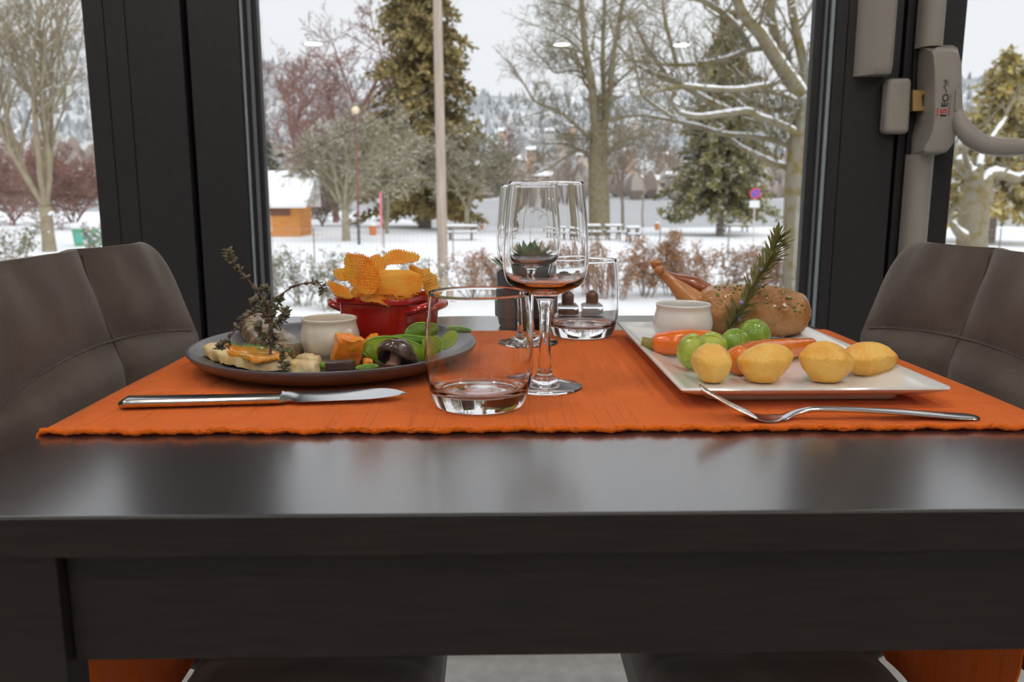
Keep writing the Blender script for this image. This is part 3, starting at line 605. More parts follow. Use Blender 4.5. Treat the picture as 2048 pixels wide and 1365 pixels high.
# wire fence
t = thing('wire_fence', 'thin wire mesh fence on slim posts beyond the hedge', 'fence', (0, 30, GZ)); m_wire = mat('fence_wire', (.38, .38, .37), .5, metal=.5); m_post = mat('fence_post', (.16, .15, .14), .6)
for k in range(14):
    x = -14+2.5*k; z = gz(x, 30); MB().tube([(x, 30, z-.1), (x, 30, z+1.25)], .024, 6).build('post', m_post, t)
wr_ = MB()
for q in range(6): wr_.tube([(-14+2.5*k, 30.03, gz(-14+2.5*k, 30)+.1+.22*q) for k in range(14)], .004, 3)
for k in range(200): x = -14+32.5*k/200; z = gz(x, 30); wr_.tube([(x, 30.03, z+.08), (x, 30.03, z+1.2)], .003, 3, cap=False)
wr_.build('wire_mesh', m_wire, t, kind='stuff')

# ================================================================== FURNITURE
TX0, TX1, TY0, TY1, TZ = -.322, .414, .420, 1.155, .75
tb = thing('dining_table', 'square dark wood dining table standing against the glazed door', 'table', ((TX0+TX1)/2, (TY0+TY1)/2, 0))
MB().box((TX0, TY0, TZ-.0235), (TX1, TY1, TZ), .0012).build('tabletop', m_topmat, tb)
MB().box((TX0+.0006, TY0-.0004, TZ-.0232), (TX1-.0006, TY0+.0006, TZ-.0018), 0).build('edge_band', m_wood, tb)
lw = .075; ld = .024                                      # broad, thin legs
for x0 in (TX0+.008, TX1-.008-lw):
    for y0 in (TY0+.006, TY1-.006-ld):
        MB().box((x0, y0, 0), (x0+lw, y0+ld, TZ-.0236), .002).build('leg', m_wood, tb)
ax0, ax1 = TX0+.008+lw+.0005, TX1-.008-lw-.0005
MB().box((ax0, TY0+.014, .658), (ax1, TY0+.034, TZ-.0236), .001).build('apron', m_wood, tb)
MB().box((ax0, TY1-.034, .658), (ax1, TY1-.014, TZ-.0236), .001).build('apron', m_wood, tb)
for xa in (TX0+.016, TX1-.036):
    MB().box((xa, TY0+ld+.0075, .658), (xa+.02, TY1-ld-.0075, TZ-.0236), .001).build('apron', m_wood, tb)

# orange runner laid across the table and hanging over both sides
m_cloth = cloth_mat()
def runner():
    segs = []
    W = TX1-TX0; drop = .325; rr = .006
    L = drop*2+W
    def pt(u, t):
        s = -drop+u*L                                          # arclength, 0 at the left table edge
        y = lerp(.570, 1.008, t)
        n = mnoise.noise(Vector((s*9, y*9, 2.3)))*.0011+.0011
        fold = .0042*math.exp(-((y-.668-.12*s)/.017)**2)*sstep(.0, .05, s)*(1-sstep(.06, .13, s))
        hem = .0012*math.exp(-((t)/.012)**2)*(1+.6*math.sin(s*260)+.4*math.sin(s*97))
        zt = TZ+.0016+n*.5+fold+hem+.0008*math.sin(s*140)*math.exp(-t/.03)
        yy = y + (.0012*math.sin(s*150+1)+.0012*math.sin(s*61))*(1 if t < .02 or t > .98 else 0)
        out = .0045
        if s < 0:
            h = -s; k = sstep(0, .02, h)
            yy += .045*(h/drop)*(1-t)-.02*(h/drop)*t
            wave = .006*math.sin(y*46)*sstep(.02, .2, h)
            return (TX0-out*k-abs(wave)*.6-.002, yy, TZ-h+.0016*(1-k)+n*(1-k)+(.012*math.sin(y*30) if h > drop*.97 else 0))
        if s > W:
            h = s-W; k = sstep(0, .02, h)
            yy += .045*(h/drop)*(1-t)-.02*(h/drop)*t
            wave = .006*math.sin(y*41+2)*sstep(.02, .2, h)
            return (TX1+out*k+abs(wave)*.6+.002, yy, TZ-h+.0016*(1-k)+n*(1-k))
        return (TX0+s, yy, zt)
    return MB().grid(pt, 330, 90)
ro = runner().build('table_runner', m_cloth, None, ang=80, solid=.0018)
tag(ro, 'orange woven cotton runner lying across the dark table', 'table runner')
hm = MB()
def hempt(s): return (TX0+s, .5695+.0012*math.sin(s*150+1)+.0012*math.sin(s*61), TZ+.0032+.0006*math.sin(s*260))
hm.tube([hempt(i*(TX1-TX0)/240) for i in range(241)], [.0021+.0005*math.sin(i*2.3) for i in range(241)], 8)
hm.build('hem', m_cloth, ro)

# chairs: upholstered, quilted into panels
def chair(sgn, label):
    XC = .046; YC = .778; hwid = .215; zt = .866; zs = .448; zb = .535
    def X(d): return XC - sgn*d                               # d: distance outward from the table's middle
    t = thing('dining_chair', label, 'chair', (X(.25), YC, 0), 'chairs at the dining table')
    def back(u, v, th):
        z = lerp(zb, zt, v)
        corner = .055; hw = hwid+.015*(1-v)
        e = max(0, (z-(zt-corner))/corner)
        hw -= corner*.9*(1-math.sqrt(max(0, 1-e*e)))
        a = u*2-1
        y = YC+a*hw
        d = .419+(.33 if z > .75 else .06)*(z-.75) - .012*a*a
        # quilting: one upright and one level seam
        ys_ = YC+.040+.05*(z-.77); qx = 1-math.exp(-(abs(y-ys_)/.022)); qz = 1-math.exp(-(abs(z-.776+.02*a*a)/.022))
        edge = (1-abs(a)**6)
        puff = .017*qx*qz*edge
        wr = .0013*math.sin(y*95+z*18)*math.exp(-((z-zt+.02)/.035)**2)
        return d-puff-wr, y, z, edge
    NU, NV = 120, 110
    front = []; rear = []
    for j in range(NV+1):
        for i in range(NU+1):
            u = i/NU; v = j/NV; u2 = .5-.5*math.cos(PI*u); v2 = math.sin(PI/2*v)
            d, y, z, e = back(u2, v2, 0)
            th = .045*(math.sqrt(max(0, 1-abs(2*u2-1)**8)))*(math.sqrt(max(0, 1-v2**14))) + .002
            front.append((X(d), y, z)); rear.append((X(d+th), y, z))
    mb = MB(); n = NU+1
    q = [(j*n+i, j*n+i+1, (j+1)*n+i+1, (j+1)*n+i) for j in range(NV) for i in range(NU)]
    mb.add(front, q); mb.add(rear, [f[::-1] for f in q])
    N0 = len(front)
    for j in range(NV):
        for i in (0, NU): a = j*n+i; mb.f.append((a, a+n, a+n+N0, a+N0))
    for i in range(NU):
        for j in (0, NV): a = j*n+i; mb.f.append((a, a+1, a+1+N0, a+N0))
    b = recalc(mb.build('backrest', m_suede, t, ang=75))
    st = m_suede
    vz = lambda z: (z-zb)/(zt-zb)
    hz = []
    for k in range(61): u = .03+.94*k/60; d, y, z, e = back(u, vz(.776-.02*(2*u-1)**2), 0); hz.append((X(d-.0008), y, z))
    MB().tube(hz, [.0013+.0005*math.sin(k*2.6) for k in range(61)], 6).build('seam', st, b)
    vt = []
    for k in range(49):
        z = lerp(zs+.03, zt-.006, k/48); ys_ = YC+.040+.05*(z-.77); hw = hwid+.015*(1-vz(z)); u = ((ys_-YC)/hw+1)/2; d, y, z, e = back(u, vz(z), 0); vt.append((X(d-.0006), ys_, z))
    MB().tube(vt, .0011, 6).build('seam', st, b)
    def seat(u, v):
        d = lerp(.364, .105, u); a = v*2-1; hw = .215*(1-.35*max(0, (u-.7)/.3)**2.2)
        y = YC+a*hw; e = (1-abs(a)**5)*(1-abs(u*2-1)**8)
        q = (1-math.exp(-abs(y-YC)/.02))*(1-math.exp(-abs(d-.22)/.02))
        return (X(d), y, zs-.04+.045*math.sqrt(max(0, e))+.006*q*e)
    mb = MB().grid(seat, 40, 40); bot = [(p[0], p[1], min(p[2], zs-.05)-.03) for p in mb.v]; n = 41; N0 = len(mb.v); fs = list(mb.f)
    mb.add(bot, [f[::-1] for f in fs])
    for k in range(40):
        for a, b2 in ((k, k+1), (40*n+k, 40*n+k+1), (k*n, (k+1)*n), (k*n+40, (k+1)*n+40)): mb.f.append((a, b2, b2+N0, a+N0))
    recalc(mb.build('seat', m_suede, t, ang=75))
    for y in (YC-.02, YC+.12):
        MB().tube(smooth_path([(X(.34), y, zs-.078), (X(.415), y, zs-.06), (X(.425), y, zs+.02), (X(.425), y, .62)], 5), .011, 10).build('back_support', m_black, t)
    for d, y in ((.345, YC-.18), (.345, YC+.18), (.14, YC-.16), (.14, YC+.16)):
        dd = .03 if d > .3 else -.02
        MB().tube([(X(d-dd*.6), y, zs-.082), (X(d+dd), y+(.02 if y > YC else -.02), .0)], [.014, .010], 12).build('leg', m_black, t)
    return t
chair(1, 'taupe suede chair on the knife side of the table, by the wide dark post')
chair(-1, 'taupe suede chair on the fork side of the table, by the panic bar')

# ================================================================== GLASSES
def glass_parts(prof, cuts, names, root, seg=72):
    """closed outline lathe; faces sorted into parts by height of the outline"""
    full = MB().lathe(prof, seg, None, False)
    for i, nm in enumerate(names):
        lo = cuts[i-1] if i else -9; hi = cuts[i] if i < len(cuts) else 9
        mb = MB(); mp = {}
        for f in full.f:
            z = sum(full.v[k][2] for k in f)/len(f)
            if lo <= z < hi:
                g = []
                for k in f:
                    if k not in mp: mp[k] = len(mb.v); mb.v.append(tuple(Vector(full.v[k])+root.location))
                    g.append(mp[k])
                mb.f.append(tuple(g))
        mb.build(nm, m_glass, root, ang=60)
def spline(prof, n=6):
    return [(max(0, p.x), p.z) for p in smooth_path([(r, 0, z) for r, z in prof], n)]
ZR = TZ+.0034
def wine_glass(loc, label):
    t = thing('wine_glass', label, 'glass', loc, 'stemmed wine glasses')
    out = [(0, .0016), (.020, .0008), (.0318, 0), (.0328, .0007), (.0322, .0018)] + spline([(.0322, .0018), (.022, .0040), (.0115, .0075), (.0068, .014), (.0052, .026), (.0047, .045), (.0054, .065), (.0075, .076), (.0125, .0815), (.022, .0855), (.030, .0895), (.0340, .0955), (.0362, .106), (.0365, .118), (.0352, .140), (.0333, .160), (.0315, .1745)], 5) + [(.0311, .1758), (.0305, .1758), (.0302, .1745)]
    inn = spline([(.0302, .1745), (.0320, .160), (.0340, .140), (.0353, .118), (.0349, .106), (.0326, .0968), (.0285, .0920), (.0205, .0885), (.0110, .0862), (0, .0855)], 5)
    glass_parts(out+inn[1:], [.0055, .0812], ['foot', 'stem', 'bowl'], t)
    return t
wine_glass((.043, .700, ZR), 'clear wine glass standing close behind the tumbler near the runner\'s open edge')
wine_glass((.0385, .918, ZR), 'clear wine glass in the middle of the runner before the succulent pot')
def tumbler(loc, label):
    out = [(0, .0014), (.024, .0012), (.0315, .0)] + spline([(.0315, 0), (.0345, .0008), (.0368, .0045), (.0392, .012), (.0418, .024), (.0428, .038), (.0424, .056), (.0410, .074), (.0392, .0895)], 6) + [(.0389, .0907), (.0384, .0907), (.0381, .0895)]
    inn = spline([(.0381, .0895), (.0399, .074), (.0413, .056), (.0417, .038), (.0405, .025), (.0372, .0155), (.031, .0125), (.02, .0135), (.008, .0140), (0, .0141)], 6)
    mb = MB().lathe(out+inn[1:], 80, Matrix.Translation(loc))
    o = mb.build('water_tumbler', m_glass, None, ang=60)
    return tag(o, label, 'glass', 'low water tumblers')
tumbler((-.0125, .640, ZR), 'empty clear tumbler between the knife and the fork')
tumbler((.104, .968, ZR), 'empty clear tumbler in front of the salt and pepper shakers')

# ================================================================== CUTLERY
def knife():
    a = T(221, 827, .754); b = T(806, 814, .754)
    a.y = .634; b.y = .655
    ax = (b-a).normalized(); L = (b-a).length; side = Vector((-ax.y, ax.x, 0)); z0 = TZ+.0037
    t = thing('table_knife', 'polished steel table knife lying along the edge of the runner', 'knife', (a.x, a.y, z0))
    hl = L*.555; rings = []
    for i in range(25):
        s = i/24; w = lerp(.0095, .0072, s)*(1 if s > .04 else .55+.45*(s/.04)**.5); h = lerp(.0042, .0036, s)*(1 if s > .04 else .6+.4*(s/.04)**.5)
        c = a+ax*(hl*s)+Vector((0, 0, z0-a.z+h+.0006))
        rings.append([c+side*(w*math.copysign(abs(math.cos(q))**.7, math.cos(q)))+Vector((0, 0, h*math.copysign(abs(math.sin(q))**.8, math.sin(q)))) for q in [2*PI*k/20 for k in range(20)]])
    recalc(MB().loft(rings).build('handle', m_steel, t))
    rings = []
    for i in range(41):
        s = i/40
        top = .0065 if s < .05 else lerp(.0085, .0105, min(1, (s-.05)*3)); w1 = top*(1-max(0, (s-.72)/.28)**3*.95)      # back edge
        w0 = -.0075 if s > .14 else lerp(-.0070, -.0040, min(1, s/.05)) if s < .07 else lerp(-.0040, -.0075, (s-.07)/.07)
        w0 *= (1-max(0, (s-.62)/.38)**2*.99)
        th = lerp(.0030, .0012, min(1, s*8))*(1-.5*s)
        if s < .05: th = lerp(.0036, .0014, s/.05)
        c = a+ax*(hl+(L-hl)*s)+Vector((0, 0, z0-a.z+.0040+.0012*s))
        tilt = .22
        ys = [w0, lerp(w0, w1, .3), lerp(w0, w1, .8), w1]
        rings.append([c+side*y+Vector((0, 0, y*tilt+th*k2)) for y, k2 in ((ys[0], .1), (ys[1], .6), (ys[2], 1), (ys[3], 1))]+[c+side*y+Vector((0, 0, y*tilt-th*k2)) for y, k2 in ((ys[3], 1), (ys[2], 1), (ys[1], .6), (ys[0], .1))])
    recalc(MB().loft(rings).build('blade', m_steel, t, ang=30))
knife()
def fork():
    Yf = .592; prof = [(1953, 838, .0050, .0014), (1940, 837, .0085, .0016), (1900, 835, .0092, .0018), (1820, 829, .0078, .0019), (1730, 824, .0055, .0020), (1660, 822, .0040, .0021), (1620, 823, .0036, .0021), (1590, 829, .0046, .0019), (1565, 839, .0075, .0016), (1540, 844, .0108, .0013), (1515, 841, .0120, .0012), (1490, 831, .0122, .0012)]
    t = thing('table_fork', 'polished steel fork lying tines up before the white plate', 'fork', (P(1540, 846, Yf).x, Yf, TZ+.0035))
    pts = smooth_path([P(x, y, Yf)+Vector((0, 0, .0012)) for x, y, w, h in prof], 4); n = len(pts)
    def wv(i, k): j = i/4; a = int(min(j, len(prof)-2)); return lerp(prof[a][k], prof[a+1][k], min(1, j-a))
    rings = []
    for i, p in enumerate(pts):
        w, h = wv(i, 2), wv(i, 3)
        rings.append([p+Vector((0, w*math.cos(q), h*math.sin(q)+ (.0014*(abs(math.cos(q))**2) if i > 32 else 0))) for q in [2*PI*k/16 for k in range(16)]])
    recalc(MB().loft(rings).build('handle', m_steel, t))
    for k, yy in enumerate((-.0100, -.0034, .0034, .0100)):
        c = [P(1504, 835, Yf), P(1462, 816, Yf), P(1425, 795, Yf), P(1397+k*2, 780-k*.5, Yf)]
        c = [Vector((p.x, Yf+yy*(1-.06*i), p.z+.0020)) for i, p in enumerate(c)]
        MB().tube(smooth_path(c, 5), [.0019-.0009*(i/15) for i in range(16)], 8, flat=.7).build('tine', m_steel, t)
fork()

# ================================================================== LEFT PLATE
m_stone = mat('slate_stoneware', (.10, .10, .115), .34, col2=(.125, .12, .13), nscale=30, coat=.15, bump=.05, bscale=200)
PC = Vector((-.158, .812, TZ+.0034)); PR = .143
prof = [(0, .0045), (.095, .0045), (.112, .0072), (.128, .0125), (.1400, .0195), (.1425, .0212), (.1437, .0208), (.1440, .0192), (.138, .0125), (.124, .0055), (.108, .0012), (.090, 0), (0, 0)]
pl = MB().lathe(spline(prof[:5], 4)+prof[5:8]+spline(prof[7:], 4)[1:], 96, Matrix.Translation(PC)@Matrix.Diagonal((.965, 1.02, 1, 1)))
tag(recalc(pl.build('round_plate', m_stone, None, ang=60)), 'round slate grey coupe plate holding the fish', 'plate')
PH = [(0, .0045), (.095, .0045), (.112, .0072), (.128, .0125), (.1400, .0195), (.1425, .0212)]
def plate_lift(x, y):
    r = math.hypot((x-PC.x)/.965, (y-PC.y)/1.02)
    for (a, za), (b, zb_) in zip(PH, PH[1:]):
        if a <= r <= b: return lerp(za, zb_, (r-a)/(b-a))-.0045
    return .0167 if r > .14 else 0
def on_plate(mb): mb.v = [(p[0], p[1], p[2]+plate_lift(p[0], p[1])) for p in mb.v]; return mb      # food follows the hollow of the plate
ZP = PC.z+.0052                                                # food level on the plate

# cream sauce bowl with a small knob on its side
def bowl(name, c, r, h, m, label, knob=None, cat='bowl', foot=.62):
    t = thing(name, label, cat, c)
    k = r
    pr = [(0, .0), (k*foot, 0), (k*(foot+.03), .002), (k*foot*.98, h*.10), (k*.86, h*.24), (k*1.0, h*.48), (k*.985, h*.66), (k*.91, h*.86), (k*.93, h*.97), (k*.90, h), (k*.855, h*.97), (k*.85, h*.86), (k*.90, h*.6), (k*.78, h*.28), (0, h*.22)]
    recalc(MB().lathe([pr[0]]+spline(pr[1:], 4), 64, Matrix.Translation(c)).build('body', m, t, ang=70))
    if knob is not None:
        for a in knob:
            d = Vector((math.cos(a), math.sin(a), 0)); q = Vector(c)+d*(r*.99)+Vector((0, 0, h*.68))
            MB().blob(q, (.0045, .0045, .0052), 3, .15, 2).build('knob', m, t)
    s = mat('cream_sauce', (.62, .43, .28), .3) if m is m_cream else mat('dark_gravy', (.30, .24, .18), .2)
    MB().lathe([(0, h*.62), (r*.86, h*.62), (r*.86, h*.60), (0, h*.60)], 48, Matrix.Translation(c)).build('sauce', s, t)
    return t
bc = T(662, 722, ZP); bowl('sauce_bowl', (bc.x, bc.y, ZP), .0284, .0430, m_cream, 'cream round sauce bowl standing beside the red dish', [R(-38), R(142)])

# red square dish with loop handles
m_red = mat('red_enamel', (.40, .012, .010), .16, coat=.5, col2=(.46, .016, .010), nscale=8)
def casserole():
    c = T(795, 612, .815); c.x = c.x*(1+.032/c.y)+.004; c.y += .032; rot = R(-22); sd = .080
    ux = Vector((math.cos(rot), math.sin(rot), 0)); uy = Vector((-ux.y, ux.x, 0)); ctr = Vector((c.x, c.y, 0)) - ux*sd/2 + uy*sd/2
    ctr.z = ZP; t = thing('red_casserole', 'small square red enamel dish heaped with crisps', 'dish', ctr)
    def ring(hw, z, r):
        o = []
        for q in range(4):
            cx, cy = [(1, 1), (-1, 1), (-1, -1), (1, -1)][q]
            for k in range(7):
                a = q*PI/2+k*PI/12; o.append(ctr+ux*(cx*(hw-r)+r*math.cos(a))+uy*(cy*(hw-r)+r*math.sin(a))+Vector((0, 0, z)))
        return o
    H = .0575; h = sd/2
    rs = [ring(h*.80, 0, .012), ring(h*.86, .003, .013), ring(h*.93, H*.5, .014), ring(h*.965, H-.007, .014), ring(h*1.04, H-.0055, .015), ring(h*1.05, H-.002, .015), ring(h*1.03, H, .015), ring(h*.95, H-.001, .013), ring(h*.91, H-.006, .012), ring(h*.84, .010, .011), ring(h*.6, .006, .01)]
    recalc(MB().loft(rs).build('body', m_red, t, ang=50))
    for sx in (1, -1):
        pts = [ctr+ux*(sx*(h*.93))+uy*(-.022)+Vector((0, 0, H-.014)), ctr+ux*(sx*(h+.012))+uy*(-.019)+Vector((0, 0, H-.010)), ctr+ux*(sx*(h+.017))+Vector((0, 0, H-.008)), ctr+ux*(sx*(h+.012))+uy*.019+Vector((0, 0, H-.010)), ctr+ux*(sx*(h*.93))+uy*.022+Vector((0, 0, H-.014))]
        MB().tube(smooth_path(pts, 6), .0062, 12, flat=.7).build('handle', m_red, t)
    return ctr, ux, uy, H
CC, CUX, CUY, CH = casserole()

# crisps: ridged and lattice-cut potato slices
m_chip = mat('fried_crisp', (1.0, .72, .16), .40, col2=(1.0, .45, .035), nscale=38, ncon=(.45, .75), translucent=.6, coat=.12)
m_chip2 = mat('golden_crisp', (1.0, .78, .24), .40, col2=(1.0, .55, .07), nscale=30, ncon=(.4, .75), translucent=.6, coat=.12)
def crisp(c, ua, va, bend=.0, sag=.0, lattice=False, m=None, label='', seed=0, per=11, per2=10, shape=2.6):
    c = Vector(c); ua = Vector(ua); va = Vector(va); nrm = ua.cross(va).normalized()
    nu = per*4; nv = per2*5 if lattice else 26
    rng = random.Random(seed); mb = MB(); keep = []
    amp = .00085 if not lattice else .0009
    def f(u, v):
        a, b = u*2-1, v*2-1
        d = amp*math.sin(u*per*2*PI)+(amp*.9*math.sin(v*per2*2*PI) if lattice else 0)
        cur = bend*(a*a)+sag*(b*b)+.0030*mnoise.noise(Vector((a*1.3, b*1.3, seed*2.9)))
        tw = .12*mnoise.noise(Vector((a*.8, b*.8, seed+9.1)))
        return c+ua*(a+tw)+va*(b+tw*.6)+nrm*(d+cur)
    mb.grid(f, nu, nv); fs = []
    for j in range(nv):
        for i in range(nu):
            u, v = (i+.5)/nu, (j+.5)/nv; a, b = u*2-1, v*2-1
            rad = 1+.13*mnoise.noise(Vector((math.atan2(b, a)*1.3, seed*1.7, 0)))+.03*math.sin(u*per*2*PI)
            if abs(a)**shape+abs(b)**shape > rad**shape: continue
            if lattice and math.sin(u*per*2*PI+.6) > .80 and math.sin(v*per2*2*PI+.6) > .80: continue
            fs.append(mb.f[j*nu+i])
    mb.f = fs; used = sorted({k for f2 in fs for k in f2}); mp = {k: i for i, k in enumerate(used)}
    mb.v = [mb.v[k] for k in used]; mb.f = [tuple(mp[k] for k in f2) for f2 in fs]
    o = mb.build('potato_crisp', m or m_chip, None, ang=80, solid=.0007)
    return tag(o, label, 'crisp', 'crisps heaped in the red dish')
def chip_px(pa, pb, pc, Y, dY_u=0, dY_v=0, **kw):
    """centre, mid right edge and mid upper edge as measured in the photograph, with their own depth"""
    c = P(*pa, Y); u = P(*pb, Y+dY_u)-c; v = P(*pc, Y+dY_v)-c
    crisp(c, u, v, **kw)
YC0 = CC.y
chip_px((722, 548), (757, 556), (716, 507), YC0-.041, .004, .012, bend=.004, lattice=True, seed=1, per=17, per2=13, label='lattice-cut crisp leaning upright at the front of the heap')
chip_px((790, 556), (794, 533), (850, 560), YC0-.018, .018, .004, bend=.006, sag=.003, seed=2, per=13, label='broad ridged crisp lying across the heap')
chip_px((786, 522), (834, 506), (790, 509), YC0+.036, .004, .012, bend=-.010, sag=.004, seed=3, per=19, m=m_chip2, label='curled crisp with an upturned wing on top of the heap')
chip_px((858, 570), (871, 566), (854, 546), YC0+.012, .014, .008, bend=.004, lattice=True, seed=4, per=12, per2=9, label='crumpled amber crisp at the dish handle side')
chip_px((678, 589), (703, 597), (672, 576), YC0-.016, -.004, .020, bend=.005, sag=.003, seed=5, per=12, m=m_chip2, label='pale yellow crisp over the dish corner by the thyme')
chip_px((757, 596), (790, 602), (757, 586), YC0-.040, .002, .012, bend=-.006, seed=6, per=16, m=m_chip2, label='crinkled crisp lowest over the front rim of the dish')
chip_px((686, 549), (704, 548), (683, 538), YC0+.010, -.004, .014, bend=.003, seed=7, per=10, lattice=True, per2=6, label='small crisp poking out behind the lattice-cut one')
chip_px((806, 593), (830, 592), (806, 587), YC0-.022, .006, .014, bend=.004, seed=8, per=14, lattice=True, per2=8, label='reddish brown crisp tucked under the broad one')
chip_px((722, 585), (750, 583), (720, 577), YC0-.010, .004, .020, bend=-.003, seed=9, per=14, label='crisp lying flat under the upright lattice one')
chip_px((786, 560), (826, 556), (786, 550), YC0+.018, .0, .014, bend=.003, seed=10, per=14, label='wide crisp in the middle of the heap')
chip_px((752, 600), (796, 600), (752, 594), YC0+.004, .004, .024, bend=.002, seed=11, per=14, label='bottom crisp resting level in the dish')
chip_px((838, 546), (860, 550), (836, 537), YC0+.050, .004, .012, bend=.005, seed=12, per=14, m=m_chip2, label='golden crisp behind the crumpled amber one')
chip_px((748, 528), (772, 524), (746, 512), YC0+.018, .004, .012, bend=-.004, seed=13, per=13, m=m_chip2, label='pale crisp between the upright lattice one and the curled wing')

# fish fillets with orange sauce
m_flesh = mat('fish_flesh', (.66, .41, .14), .32, col2=(.80, .64, .38), nscale=55, bump=.5, bscale=220, sss=.15, coat=.25)
m_skin = mat('grilled_fish_skin', (.15, .085, .034), .26, col2=(.44, .33, .18), nscale=42, ncon=(.45, .7), stretch=(1, 4, 1), bump=.6, bscale=260, coat=.4)
m_osauce = mat('orange_butter_sauce', (.86, .27, .012), .14, coat=.6, col2=(.76, .38, .05), nscale=40, sss=.1)
m_chive = mat('chopped_chives', (.11, .22, .035), .5)
def slab(pts, wid, hei, seed, n=22, amp=.0011):
    pts = smooth_path(pts, 8); N = len(pts); rings = []
    for i, p in enumerate(pts):
        s = i/(N-1); t = (pts[min(i+1, N-1)]-pts[max(i-1, 0)]).normalized(); side = Vector((0, 0, 1)).cross(t).normalized()
        e = max(.12, math.sqrt(max(0, 1-abs(2*s-1)**5)))
        w = wid*e*(1-.15*s); h = hei*(.5+.5*e)
        r = []
        for k in range(n):
            a = 2*PI*k/n; cx = math.copysign(abs(math.cos(a))**.7, math.cos(a)); sz = math.sin(a)
            r.append(p+side*(w*cx)+Vector((0, 0, (h*abs(sz)**.6 if sz > 0 else 0))))
        rings.append(r)
    return wob(MB().loft(rings), amp, 150, seed)
fz = ZP+.0006
def slab_top(pts, wid, hei):
    """height of the slab's top over a point, for things that lie on it"""
    return lambda p: hei
f1 = slab([T(428, 720, fz), T(462, 724, fz), T(510, 730, fz), T(574, 739, fz)], .0205, .0140, 1, amp=.0026)
tf = thing('fish_fillet', 'pale fish fillet under orange sauce on the slate plate', 'fish', T(490, 724, fz))
recalc(on_plate(wob(f1, .0009, 320, 7)).build('flesh', m_flesh, tf, ang=70))
def sauce_patch(c, ax, w, l, z, seed):
    mb = MB(); c = Vector(c); sdv = Vector((-ax.y, ax.x, 0))
    prof = [(0, .0014), (.5, .0014), (.8, .0012), (.95, .0004), (1.0, -.0016), (.9, -.004), (0, -.004)]
    def f(u, v):
        k = v*(len(prof)-1); i = min(int(k), len(prof)-2); rr = lerp(prof[i][0], prof[i+1][0], k-i); zz = lerp(prof[i][1], prof[i+1][1], k-i)
        a = u*2*PI; g = 1+.42*mnoise.noise(Vector((math.cos(a)*2.2, math.sin(a)*2.2, seed)))
        x, y = l*rr*g*math.cos(a), w*rr*g*math.sin(a)
        return c+ax*x+sdv*y+Vector((0, 0, z(x, y)+zz))
    return mb.grid(f, 64, 20)
fa = (T(560, 735, fz)-T(430, 717, fz)).normalized()
cs = T(508, 730, fz); cs.z = fz; fsd = Vector((-fa.y, fa.x, 0))
cs = cs+fsd*.004
recalc(on_plate(wob(sauce_patch(cs-fsd*.006, fa, .0160, .037, lambda x, y: .0150*math.sqrt(max(.02, 1-min(1, abs(y-.004)/.0235)**3.2)), 6), .0007, 130, 2)).build('sauce', m_osauce, tf, ang=80))
recalc(on_plate(wob(sauce_patch(cs+fa*.022-fsd*.014, fa, .0100, .020, lambda x, y: .0138*math.sqrt(max(.02, 1-min(1, abs(y-.008)/.0235)**3.2)), 11), .0009, 130, 3)).build('sauce', m_osauce, tf, ang=80))
rng = random.Random(5); cv = MB()
for k in range(60):
    a = rng.gauss(-.002, .018); b = rng.gauss(.008, .005); p = cs+fa*a+fsd*(b-.006); p.z = fz+.0158-max(0, abs(b-.004)-.01)*.5
    an = rng.uniform(0, PI); d = Vector((math.cos(an), math.sin(an), .25))*rng.uniform(.0012, .0028); cv.tube([p-d, p+d], .0009, 6)
on_plate(cv).build('chives', m_chive, tf, kind='stuff')
f2 = slab([T(512, 682, fz), T(532, 692, fz), T(556, 709, fz), T(584, 729, fz)], .0225, .0215, 4, amp=.0016)
t2 = thing('fish_fillet', 'fish fillet with browned silvery skin leaning by the cream bowl', 'fish', T(580, 692, fz))
f2.v = [(p[0], p[1], p[2]+(.0009*math.sin((p[0]*.5+p[1])*900)+.006*max(0, mnoise.noise(Vector(p)*25)) if p[2] > fz+.008 else 0)) for p in f2.v]
recalc(on_plate(f2).build('skin', m_skin, t2, ang=70))
for q, (yy, hh, lab) in enumerate(((744, .0115, 'small pale flaky end of fish lying at the plate rim'), (733, .0125, 'pale flaky fish piece in front of the silvery skin'))):
    f3 = slab([T(586+q*16, yy-3, fz), T(604+q*10, yy, fz), T(622+q*4, yy+3, fz), T(640+q*2, yy+4, fz)], .0080, hh, 9+q, amp=.0018)
    t3 = thing('fish_fillet', lab, 'fish', T(595, yy, fz)); recalc(on_plate(f3).build('flesh', m_flesh, t3, ang=70))

# thyme
m_tstem = mat('thyme_stem', (.16, .085, .075), .6); m_tleaf = mat('thyme_leaf', (.16, .155, .095), .7, col2=(.25, .235, .16), nscale=120, translucent=.15)
def thyme(name, label, chains, seed, dens=1.0, base=None):
    rng = random.Random(seed); t = thing(name, label, 'herb', base)
    lv = MB()
    for pts, r0, r1, leafy in chains:
        sp = smooth_path(pts, 7); n = len(sp)
        MB().tube(sp, [lerp(r0, r1, i/(n-1)) for i in range(n)], 7).build('stem', m_tstem, t)
        for i in range(n):
            s = i/(n-1)
            if leafy and (i % 5 in (2, 3) or s > .88) and s > .12:
                dr = (sp[min(i+1, n-1)]-sp[max(0, i-1)]).normalized()
                for q in range(int((5 if s < .88 else 9)*dens*leafy)):
                    d = (rdir(rng)+dr*.5+Vector((0, 0, .25))).normalized(); leaf(lv, sp[i]+rdir(rng)*.0008, d, rdir(rng), rng.uniform(.0042, .0075), rng.uniform(.0026, .0042))
    lv.build('leaves', m_tleaf, t, ang=80, kind='stuff', solid=.0004)
tb0 = T(540, 702, ZP+.019); Yt = tb0.y; tb0.z = fz+.0140
def Q(x, y, dy=0): return P(x, y, Yt+dy)
